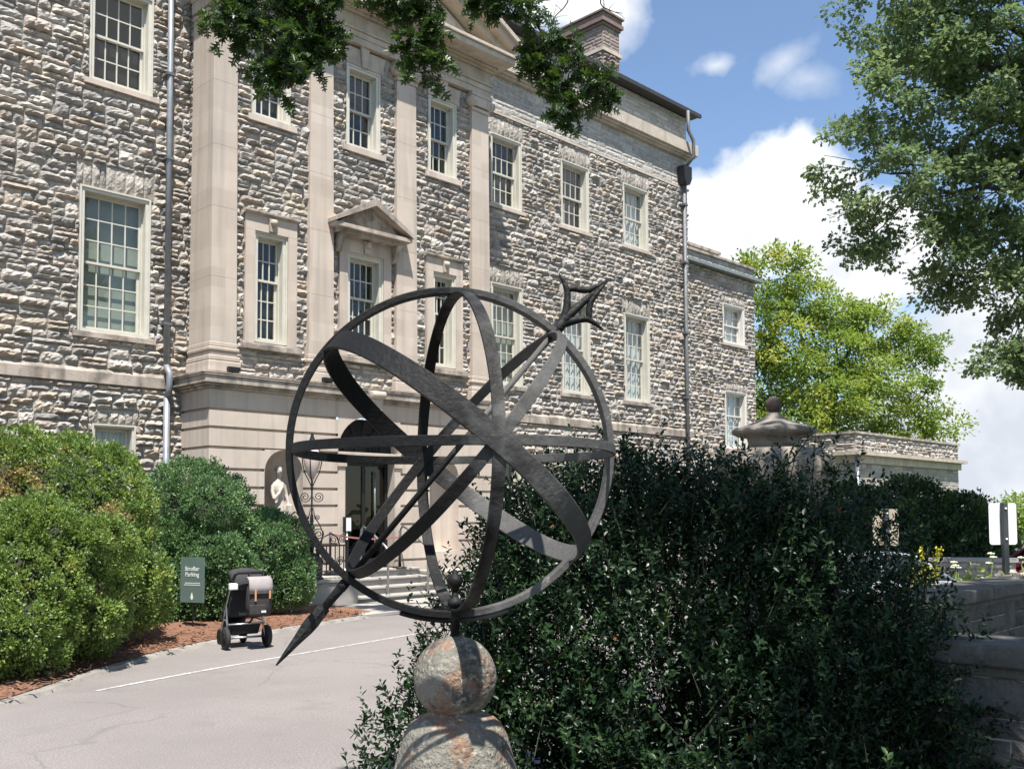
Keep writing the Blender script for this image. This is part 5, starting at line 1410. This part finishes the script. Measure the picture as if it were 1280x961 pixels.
shrub('yew_shrub','smooth dark green dome shrub under the rusticated portico corner','shrub',
  [(-5.25,15.9,1.38,1.18,.95,1.38),(-5.7,15.5,1.0,.9,.8,1.0)],
  .05,1500,44,.040,.11,M['yew_leaf'],103,bumps=3,group=BG)
shrub('yew_shrub','mid green lumpy shrub right behind the stroller parking sign','shrub',
  [(-5.1,15.35,1.0,.80,.55,.74),(-4.6,15.5,.72,.62,.5,.62),(-5.5,15.25,.70,.6,.5,.68),(-4.95,15.2,.50,.7,.42,.52),(-5.75,14.95,.45,.55,.5,.47)],
  .05,1500,42,.042,.11,M['yew_leaf'],104,bumps=5,group=BG)
shrub('yew_shrub','bright green rounded shrub beside the concrete cheek wall of the steps','shrub',
  [(-4.12,16.2,.92,.78,.66,.80),(-3.85,16.1,.62,.60,.55,.62),(-4.4,15.95,.65,.55,.5,.62)],
  .05,1000,44,.042,.11,M['yew_leaf'],105,bumps=4,group=BG)
shrub('yew_hedge','wide dark yew hedge with soft mounds in front of the pavilion','hedge',
  [(8.8,25,.9,1.5,1.3,1.45),(10.3,25.2,1.0,1.5,1.3,1.60),(11.5,25,.7,1.15,1.1,1.5),(7.5,24.8,.9,1.4,1.2,1.40),(9.6,24.3,.5,1.3,.9,1.3),(11.0,24.3,.4,1.2,.9,1.15),(12.1,25.2,.1,.9,.9,1.2)],
  .07,1500,26,.11,.26,M['hedge_leaf'],106,bumps=7,core=.84,zmin=-.3)

# big holly bush right behind the sundial: leafy sprays all through a loose crown on several stems
def holly():
    rng=np.random.default_rng(201)
    t=thing('holly_bush',site(.95,5.7,0),'big glossy dark holly bush filling the foreground behind the sundial','bush')
    lobes=np.array([(.80,5.75,1.12,1.20,.95,1.05),(1.70,5.6,1.05,.85,.85,1.05),(.25,5.5,.88,.85,.75,.92),(-.15,5.3,.42,.72,.65,.70),(1.90,5.3,.55,.78,.72,.78),(1.0,5.1,.5,1.3,.75,.85),(.50,5.9,1.60,.80,.65,.60),(1.30,5.9,1.58,.72,.65,.56),(.4,5.0,.35,.9,.6,.6)])
    areas=np.array([l[3]*l[4]+l[4]*l[5]+l[3]*l[5] for l in lobes]); areas/=areas.sum()
    tips=[]; outs=[]
    while len(tips)<10500:
        li=rng.choice(len(lobes),p=areas); l=lobes[li]; d=unit(rng.normal(size=3))
        f=rng.uniform(.12,1.0)**.5
        p=l[:3]+d*l[3:6]*f
        if p[2]<.06: continue
        best=min(np.sum(((p-m_[:3])/m_[3:6])**2) for j,m_ in enumerate(lobes) if j!=li)
        if best<.30: continue
        # a few real openings where the road shows through
        if any(((p[0]-hx)/hw)**2+((p[2]-hz)/hh)**2<1 and rng.random()<.93 for (hx,hz,hw,hh) in HOLES): continue
        tips.append(p); outs.append(unit(d/l[3:6]))
    # stray shoots that break the outline
    for _ in range(260):
        l=lobes[rng.choice(len(lobes))]; d=unit(rng.normal(size=3)*np.array([1,.6,1])+np.array([0,-.1,.5]))
        p=l[:3]+d*l[3:6]*rng.uniform(1.0,1.13)
        if p[2]<.1: continue
        if min(np.sum(((p-m_[:3])/m_[3:6])**2) for m_ in lobes)<.92: continue
        tips.append(p); outs.append(d)
    tips=np.array(tips); outs=np.array(outs); n=len(tips)
    sd=unit(outs*.7+np.array([0,0,.75])+rng.normal(size=(n,3))*.45); Ls=rng.uniform(.12,.26,n)
    k=11; P=[];D=[];N=[];Tn=[];sz=[]
    stt=np.clip(rng.normal(.42,.18,n),0,.9)
    side=unit(np.cross(sd,rng.normal(size=(n,3))))
    for q in range(k):
        f=(q+.5)/k; a=q*2.4
        s2=np.cross(sd,side); ra=side*math.cos(a)+s2*math.sin(a)
        base=tips-sd*(Ls*(1-f))[:,None]
        dd=unit(ra*.9+sd*.55+rng.normal(size=(n,3))*.22)
        if q==k-1: dd=unit(sd+rng.normal(size=(n,3))*.2)
        P.append(base);D.append(dd);N.append(unit(sd*.8+np.array([0,0,.5])-ra*.2+rng.normal(size=(n,3))*.25));sz.append(rng.uniform(.028,.050,n)*(1-.25*(f>.85)));Tn.append(np.clip(stt+rng.normal(0,.08,n)+.12*(f>.8),0,.95))
    P=np.concatenate(P);D=np.concatenate(D);N=np.concatenate(N);sz=np.concatenate(sz);Tn=np.concatenate(Tn)
    Tn[rng.random(len(Tn))<.0012]=1.0
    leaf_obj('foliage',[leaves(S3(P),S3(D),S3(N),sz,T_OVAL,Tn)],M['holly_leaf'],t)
    kk=MB(); W=S3(tips); B0=S3(tips-sd*(Ls*1.5)[:,None])
    for i in range(0,n,3): kk.tube([Vector(B0[i]),Vector(W[i])],[.0035,.0015],4,False)
    for i in range(26):
        a=rng.uniform(0,6.28); e=lobes[rng.choice(len(lobes))]; end=e[:3]+unit(rng.normal(size=3)*np.array([1,1,.6])+np.array([0,0,.6]))*e[3:6]*.75
        st_=np.array([.9+.35*math.cos(a),5.6+.3*math.sin(a),0.0]); mid=(st_+end)/2+rng.normal(size=3)*.1
        kk.tube([site(*st_),site(*mid),site(*end)],[.022,.014,.006],6)
    kk.build('stems',M['twig'],t)
HOLES=[(.78,.80,.17,.22),(.50,1.02,.10,.08),(.12,.62,.10,.16),(.05,.28,.10,.10)]
holly()
k=MB(); pts=[]
for q in range(40):
    a=2*math.pi*q/40; pts.append(site(.9+2.0*math.cos(a)*(1+.05*math.sin(3*a)),5.5+1.25*math.sin(a)*(1+.06*math.cos(4*a))))
k.add([(p.x,p.y,.012) for p in pts],[list(range(40))]); tag(k.build('planting_bed',M['soil'],loc=(0,0,0)),kind='structure')
k=MB(); k.add([(*site(x_,y_).to_2d(),.008) for (x_,y_) in ((-1.0,2.6),(4.2,2.2),(4.6,4.2),(.6,4.5),(-.8,4.35))],[[0,1,2,3,4]]); tag(k.build('planting_bed',M['soil'],loc=(0,0,0)),kind='structure')

def limb(mb,pts,r0,r1,rng,seg=8,n=6,wob=.06):
    Q=[]; pts=[np.array(p,float) for p in pts]
    for i in range(len(pts)-1):
        p0,p1,p2,p3=pts[max(i-1,0)],pts[i],pts[i+1],pts[min(i+2,len(pts)-1)]
        for t in np.linspace(0,1,n,endpoint=False):
            q=.5*((2*p1)+(p2-p0)*t+(2*p0-5*p1+4*p2-p3)*t*t+(-p0+3*p1-3*p2+p3)*t**3); Q.append(q+(rng.normal(size=3)*wob*np.linalg.norm(p2-p1)*.25 if Q else 0))
    Q.append(pts[-1]); m_=len(Q)
    mb.tube([site(*q) for q in Q],[r0+(r1-r0)*(i/(m_-1))**.8 for i in range(m_)],seg)
    return Q
def tree(name,label,base,trunk,r,blobs,material,leaf,nclump,per,rc,seed,tmpl=T_DIA,droop=.1,limbs=True,tints=(.45,.18),cat='tree',inner=.25,wpow=.8):
    """trunk + limbs to every blob of the crown; leaf clumps spread through the blobs"""
    rng=np.random.default_rng(seed)
    t=thing(name,site(*base),label,cat)
    k=MB(); top=np.array(trunk[-1]); limb(k,[base,*trunk],r,r*.55,rng,12)
    L=np.array(blobs,float); vol=np.array([(l[3]*l[4]*l[5])**wpow for l in L]); vol/=vol.sum()
    cs,co=[],[]
    for _ in range(nclump):
        l=L[rng.choice(len(L),p=vol)]; d=unit(rng.normal(size=3)); f=(inner+(1-inner)*rng.random())**.5
        cs.append(l[:3]+d*l[3:6]*f); co.append(unit(d+np.array([0,0,.3])))
    cs=np.array(cs); co=np.array(co)
    if limbs:
        tr=np.array([np.array(p) for p in trunk])
        for l in L:
            st_=tr[rng.integers(max(0,len(tr)-2),len(tr))]; mid=(st_+l[:3])/2+np.array([0,0,.12*np.linalg.norm(l[:3]-st_)])
            Q=limb(k,[st_,mid,st_+(l[:3]-st_)*.86],r*.38,r*.055,rng,7)
            for _ in range(5):
                d=unit(rng.normal(size=3)); e=l[:3]+d*l[3:6]*.62; s0=Q[rng.integers(len(Q)//2,len(Q))]
                limb(k,[s0,(s0+e)/2+rng.normal(size=3)*.1,e],r*.06,r*.015,rng,5,4)
    k.build('trunk',M['bark'],t)
    n=nclump*per; ci=np.repeat(np.arange(nclump),per)
    d=rdir(rng,n); cr=rc*rng.uniform(.55,1.4,nclump)
    P=cs[ci]+d*(rng.random(n)**.5*cr[ci])[:,None]*np.array([1.15,1.15,.7])
    D=unit(d*.8+co[ci]*.5+np.array([0,0,-droop])+rng.normal(size=(n,3))*.6); N=unit(np.array([0,0,1.])+rng.normal(size=(n,3))*.55+co[ci]*.3)
    ct=np.clip(rng.normal(*tints,nclump),0,1); tint=np.clip(ct[ci]+rng.normal(0,.09,n),0,1)
    leaf_obj('crown',[leaves(S3(P),S3(D),S3(N),leaf*rng.uniform(.65,1.3,n),tmpl,tint)],material,t)
    return t

# tall oak whose crown fills the upper right corner
tree('oak_tree','tall oak with pale glossy leaves leaning in from the upper right edge',(14.5,19.5,-.3),[(14.2,19.6,3),(13.5,19.8,6.5),(12.6,20,10.5)],.38,
  [(11.0,20,12.4,2.4,2.0,1.6),(9.1,20,11.9,1.4,1.6,1.0),(8.0,19.8,10.4,1.0,1.4,.9),(9.6,20.2,9.9,1.5,1.7,1.0),(7.9,20,12.5,.9,1.2,.9),(7.0,19.9,9.1,.72,1.0,.62),(8.3,20,8.7,1.2,1.4,.75),(10.2,20,8.2,1.6,1.7,1.0),(7.3,19.9,7.55,.75,1.0,.55),(8.8,20,7.1,.85,1.1,.45),(9.6,20.3,6.65,.9,1.1,.5),(10.6,20,6.3,1.2,1.3,.75),(10.9,19.5,5.95,.7,.9,.35),(12.2,20.4,9.4,1.8,1.8,1.6),(12.6,20,7.2,1.6,1.6,1.2),(9.9,18.9,11.1,1.4,1.2,1.0),(10.5,19.7,4.72,.85,.7,.33),(9.9,19.7,4.66,.42,.5,.17),(10.3,19.7,4.75,.8,.6,.30),(10.0,19.6,4.85,.6,.5,.28),(10.8,19.6,4.9,.6,.6,.4),(11.6,18.7,13.2,1.9,1.4,1.4)],
  M['oak_far'],.130,600,115,.36,301,T_STAR,.25,inner=.42)
# yellow-green locust beyond the pavilion
tree('locust_tree','tall airy yellow-green locust tree standing behind the low pavilion',(18.2,55,-1.5),[(18.2,55,3.0),(18.0,54.8,6.5),(18.3,54.6,9.5)],.42,
  [(14.2,52,14.6,2.2,2.2,1.5),(12.9,52,12.5,2.2,2.4,1.9),(16.2,53,13.3,1.8,2.2,1.2),(15.0,51.5,10.4,2.2,2.2,2.0),(13.2,52,9.0,1.8,2.0,2.0),(18.6,54,12.6,2.0,2.2,1.0),(20.2,54,12.0,2.1,2.2,1.5),(22.4,54,10.6,1.9,2.0,1.4),(17.8,52.5,10.4,1.8,2.2,1.3),(20.0,52.5,8.6,2.2,2.2,1.5),(23.2,54,8.0,1.6,1.8,1.0),(17.2,51.5,7.6,2.2,2.2,1.5),(21.6,53.5,6.6,1.9,2.0,1.1),(24.0,54,6.6,1.1,1.6,.8),(15.0,51.5,6.7,2.2,2.2,1.6),(12.8,52,6.3,1.8,2.0,1.5),(19.0,53,5.4,2.4,2.2,1.2)],
  M['locust_leaf'],.21,900,62,.62,302,T_DIA,.15,tints=(.5,.22))
# a few trees far down the slope at the right
for i,(X,Y,h,lb) in enumerate(((31.8,61,2.6,'small round green tree far down the slope at the right edge'),(35.0,66,3.0,'pale green tree farther right down the slope, last of the distant row'),(29.6,70,1.6,'low distant tree behind the road sign at the right'))):
    g0=gz(X,Y)
    tree('distant_tree',lb,(X,Y,g0),[(X,Y,g0+1.0),(X,Y,h-1.2)],.16,[(X,Y,h-.9,1.7,1.7,1.1),(X-1.2,Y,h-1.8,1.4,1.4,1.1),(X+1.3,Y,h-1.7,1.4,1.4,1.1)],M['locust_leaf'],.22,120,26,.5,320+i,T_DIA,.1)
# trees out on the lawn to the right, mirrored in the window glass
for i,(X,Y,h,w,lb) in enumerate(((26,-2,13,5,'broad lawn tree to the right of the drive, out of frame'),(33,9,12,4.5,'second lawn tree farther along the drive, out of frame'),(20,-10,14,5.5,'large lawn tree behind the visitor, out of frame'),(42,20,9,4,'small lawn tree at the end of the drive, out of frame'))):
    g0=gz(X,Y)
    tree('lawn_tree',lb,(X,Y,g0),[(X,Y,3),(X,Y,h*.6)],.35,[(X,Y,h*.72,w,w,h*.28),(X-w*.5,Y+1,h*.5,w*.6,w*.6,h*.2),(X+w*.5,Y-1,h*.52,w*.6,w*.6,h*.2)],M['oak_far'],.34,210,40,.9,340+i,T_DIA,.1)

# the oak that hangs over the visitor: crown overhead (shading the holly) and boughs drooping into view
GAPS=[(1.38,1.15,.30),(1.5,.5,.24),(.78,1.5,.20),(2.3,1.25,.20),(1.9,.75,.16),(2.6,.4,.18),(1.05,.85,.15),(3.5,.7,.2),(4.6,3.4,.3),(5.3,3.8,.35)]   # gaps between boughs that let the sun through
def overhead():
    rng=np.random.default_rng(401)
    t=thing('oak_tree',site(8.2,6.5,-.1),'overhanging oak whose dark lobed leaves hang into the top of the picture','tree')
    k=MB()
    limb(k,[(8.2,6.5,-.1),(8.1,6.5,3.2),(7.7,6.4,6.5),(7.2,6.3,9.5)],.42,.26,rng,14)
    limb(k,[(7.4,6.35,8.6),(5.0,9.2,10.6),(2.2,12.2,10.8),(-.6,13.6,10.5),(-3.2,13.9,10.0)],.19,.055,rng,9)
    limb(k,[(7.2,6.3,9.3),(5.0,4.6,10.5),(2.8,3.0,10.4),(.4,2.2,9.8)],.17,.04,rng,8)
    limb(k,[(7.3,6.3,9.0),(6.0,3.8,10.5),(4.2,1.0,10.8)],.14,.04,rng,8)
    limb(k,[(7.2,6.3,9.5),(7.0,6.0,12.0),(6.6,5.6,14.0)],.20,.06,rng,8)
    # drooping boughs: start on the long limb, end point, leaf-spray radius
    P=[];D=[];N=[]
    def bough(st_,pts,r0,nl,spread,taper=.55,z_sc=1.0):
        Q=limb(k,[st_,*pts],r0,.008,rng,6,6,.05)
        Q=np.array(Q); lo=int(len(Q)*taper)
        m_=max(8,int(nl*1.9)//9)
        for i in range(m_):
            s0=Q[rng.integers(lo,len(Q))]; d=unit(rng.normal(size=3)*np.array([1,.9,.8*z_sc])+np.array([0,0,-.25])); e=s0+d*spread*rng.uniform(.35,1.05)
            mid=(s0+e)/2+np.array([0,0,.04]); k.tube([site(*s0),site(*mid),site(*e)],[.007,.005,.0025],5,False)
            for q in range(9):
                f=rng.uniform(.35,1.0); p=s0+(e-s0)*f+np.array([0,0,.03]); P.append(p)
                D.append(unit(unit(e-s0)*.8+rng.normal(size=3)*.75+np.array([0,0,-.35]))); N.append(unit(np.array([0,-.5,.8])+rng.normal(size=3)*.8))
    # left cluster
    bough((-3.0,13.85,10.0),[(-3.3,13.6,9.3),(-3.35,13.5,8.6),(-3.4,13.5,7.95)],.03,300,.62,.45)
    bough((-2.6,13.85,10.0),[(-3.5,13.5,9.4),(-3.85,13.5,8.85),(-3.95,13.4,8.55)],.025,200,.42,.5)
    bough((-2.2,13.8,10.1),[(-2.7,13.6,9.4),(-2.85,13.5,8.7),(-2.80,13.5,8.25)],.025,210,.42,.5)
    bough((-2.9,13.8,10.0),[(-3.1,13.6,9.5),(-3.0,13.6,9.0)],.025,200,.55,.4)
    bough((-1.8,13.8,10.2),[(-2.4,13.6,9.6),(-2.55,13.5,9.15)],.025,90,.35,.5)
    bough((-2.0,13.8,10.1),[(-2.5,13.6,9.4),(-2.62,13.5,8.7),(-2.65,13.5,8.3)],.022,150,.36,.5)
    bough((-2.6,13.8,10.0),[(-3.0,13.6,9.2),(-3.1,13.5,8.4),(-3.15,13.5,7.75)],.022,190,.40,.5)
    # middle cluster
    bough((-1.0,13.6,10.4),[(-1.5,13.5,9.5),(-1.45,13.5,8.8),(-1.28,13.5,7.98)],.03,260,.48,.4)
    bough((-.8,13.6,10.4),[(-1.6,13.5,9.6),(-1.85,13.5,9.0)],.025,150,.40,.45)
    bough((-.7,13.6,10.4),[(-1.15,13.5,9.5),(-1.12,13.5,8.8),(-1.12,13.5,8.2)],.022,130,.30,.5)
    # strip along the top
    bough((-.3,13.5,10.5),[(-.3,13.4,9.6),(-.45,13.4,8.88)],.022,150,.40,.5)
    bough((.3,13.4,10.6),[(-.1,13.4,9.7),(-.02,13.4,8.92)],.02,130,.36,.5)
    # right bough
    bough((1.0,13.1,10.8),[(.35,13.4,9.5),(.15,13.5,9.0),(.52,13.5,8.45),(.62,13.5,7.6)],.045,150,.42,.55)
    bough((.45,13.5,8.6),[(.8,13.5,8.3),(1.1,13.5,7.9),(1.35,13.5,7.62)],.02,150,.34,.35)
    bough((.55,13.5,8.1),[(.72,13.5,7.65),(.82,13.5,7.32)],.015,130,.32,.3)
    bough((.5,13.5,8.5),[(.35,13.5,8.25),(.28,13.5,7.85)],.012,90,.28,.3)
    bough((.45,13.5,8.5),[(.7,13.5,8.5),(.95,13.5,8.42)],.012,45,.22,.4)
    # bare twigs
    def bare(pts,r):
        Q=limb(k,pts,r,.004,rng,5,5,.05); Q=np.array(Q)
        for i in range(7):
            s0=Q[rng.integers(len(Q)//3,len(Q))]; d=unit(rng.normal(size=3)*np.array([1,.5,.7])+np.array([.3,0,-.2])); m1=s0+d*.10+np.array([0,0,.02]); e=s0+d*rng.uniform(.14,.30)
            k.tube([site(*s0),site(*m1),site(*e)],[.005,.004,.002],4,False)
    bare([(1.6,12.8,10.7),(1.5,13.3,9.6),(1.3,13.5,9.05),(1.42,13.5,8.88),(1.62,13.5,8.83)],.018)
    bare([(1.2,13.0,10.7),(.95,13.4,9.6),(.82,13.5,9.0),(.62,13.5,8.75),(.60,13.5,8.45)],.018)
    k.build('trunk',M['bark'],t)
    P=np.array(P);D=np.array(D);N=np.array(N); n=len(P)
    parts=[leaves(S3(P),S3(D),S3(N),rng.uniform(.13,.215,n),T_OAK,np.clip(rng.normal(.42,.2,n),0,1))]
    # crown overhead
    L=np.array([(2.7,1.5,10.2,1.6,1.7,.7),(.45,2.05,9.8,1.0,.62,.3),(1.6,2.0,9.9,.9,1.0,.4),(3.7,.3,10.4,1.9,1.6,.8),(4.8,3.7,10.6,2.0,1.9,.8),(3.0,5.2,10.6,1.5,1.3,.7),(3.4,-2.0,10.6,2.2,2.0,1.0),(5.5,-4.5,11.0,2.6,2.6,1.2),(2.8,-5.5,10.8,1.8,2.2,1.0),(7.6,-1.5,10.6,2.2,2.2,1.2),(8.8,3.2,10.2,1.6,2.2,1.4),(9.0,.5,8.0,1.2,1.6,1.2),(7.2,-4.0,7.5,1.6,1.6,1.2),(5.8,1.4,11.2,2.0,1.9,1.1),(7.4,3.4,12.6,2.2,2.0,1.5),(2.2,3.4,10.0,1.3,.8,.4)])
    vol=np.array([l[3]*l[4]*l[5]**.5 for l in L]); vol/=vol.sum(); nc=1250; per=42
    cs=[]
    for _ in range(nc):
        l=L[rng.choice(len(L),p=vol)]; d=unit(rng.normal(size=3)); cs.append(l[:3]+d*l[3:6]*rng.random()**.4)
    cs=np.array(cs); ci=np.repeat(np.arange(nc),per)
    P=cs[ci]+rdir(rng,nc*per)*(rng.random(nc*per)**.5*.42)[:,None]*np.array([1.2,1.2,.6])
    keep=np.ones(len(P),bool)
    for (hx,hy,hr) in GAPS: keep&=((P[:,0]-.068*(P[:,2]-10)-hx)**2+(P[:,1]+.44*(P[:,2]-10)-hy)**2)>hr*hr
    P=P[keep]; m_=len(P)
    parts.append(leaves(S3(P),rdir(rng,m_),unit(np.array([0,0,1.])+rng.normal(size=(m_,3))*.45),rng.uniform(.13,.2,m_),T_OVAL,np.clip(rng.normal(.42,.2,m_),0,1)))
    leaf_obj('crown',parts,M['oak_leaf'],t)
overhead()

# flowers behind the far garden wall
def yarrow(X,Y,h,label,seed,nst=4):
    rng=np.random.default_rng(seed); t=thing('yarrow_plant',site(X,Y,gz(X,Y)),label,'flowers','white yarrow behind the garden wall')
    k=MB(); f=MB()
    for i in range(nst):
        a=rng.uniform(0,6.28); e=np.array([X+.14*math.cos(a)*rng.uniform(.2,1),Y+.14*math.sin(a),h-rng.uniform(0,.13)])
        k.tube([site(X,Y,gz(X,Y)),site((X+e[0])/2,(Y+e[1])/2,h*.6),site(*e)],[.007,.005,.004],5)
        for q in range(9):
            b=q*2.4; rr=.011*math.sqrt(q)+.002; c=site(e[0]+rr*math.cos(b)*1.1,e[1]+rr*math.sin(b)*1.1,e[2]+.01-rr*.3)
            f.lathe(c,[(0,-.012),(.013,-.004),(.014,.004),(0,.010)],7)
    k.build('stems',M['stem'],t); f.build('flower_heads',M['petal_white'],t)
    n=46; P=np.stack([rng.normal(X,.06,n),rng.normal(Y,.06,n),rng.uniform(gz(X,Y)+.2,h*.88,n)],-1)
    leaf_obj('leaves',[leaves(S3(P),S3(unit(rng.normal(size=(n,3))+np.array([0,0,.5]))),S3(rdir(rng,n)),rng.uniform(.06,.13,n),T_OVAL,rng.uniform(.5,1,n))],M['box_leaf'],t)
for i,(X,Y,h,lb) in enumerate(((4.72,10.2,1.22,'leftmost white yarrow clump, nearest the yellow flower spikes'),(4.98,10.3,1.27,'tall white yarrow clump between the leftmost clump and the sign post'),(5.42,10.2,1.22,'white yarrow clump just right of the dark sign post'),(5.66,10.3,1.25,'rightmost white yarrow clump in front of the red car'),(5.08,9.95,1.15,'short white yarrow clump right at the wall coping left of the sign post'))):
    yarrow(X,Y,h,lb,500+i)
def goldenrod(X,Y,h):
    rng=np.random.default_rng(520); t=thing('goldenrod',site(X,Y,gz(X,Y)),'bright yellow flower spikes at the right flank of the holly bush','flowers')
    k=MB(); L=[]
    for i in range(7):
        e=np.array([X+rng.uniform(-.16,.16),Y+rng.uniform(-.1,.1),h-rng.uniform(0,.22)])
        k.tube([site(X,Y,gz(X,Y)),site((X+e[0])/2,(Y+e[1])/2,h*.6),site(*e)],[.007,.006,.003],5)
        n=90; P=e+np.stack([rng.normal(0,.022,n),rng.normal(0,.022,n),-rng.uniform(0,.24,n)],-1)
        v,c,ix,tt=leaves(S3(P),S3(unit(rng.normal(size=(n,3))+np.array([0,0,.7]))),S3(rdir(rng,n)),rng.uniform(.02,.04,n),T_DIA,np.ones(n))
        obj('flower_spike',np_mesh('flower_spike',v-np.array(origin_of(t)),c,ix,[M['petal_yellow']]),t)
        for q in range(22): L.append(np.array([X,Y,0])+(e-np.array([X,Y,0]))*rng.uniform(.3,.85)+rng.normal(size=3)*.02)
    k.build('stems',M['stem'],t)
    L=np.array(L); n=len(L)
    leaf_obj('leaves',[leaves(S3(L),S3(unit(rng.normal(size=(n,3))+np.array([0,0,.3]))),S3(rdir(rng,n)),rng.uniform(.06,.11,n),T_OVAL,rng.uniform(.6,.95,n))],M['box_leaf'],t)
goldenrod(4.22,9.9,1.34)
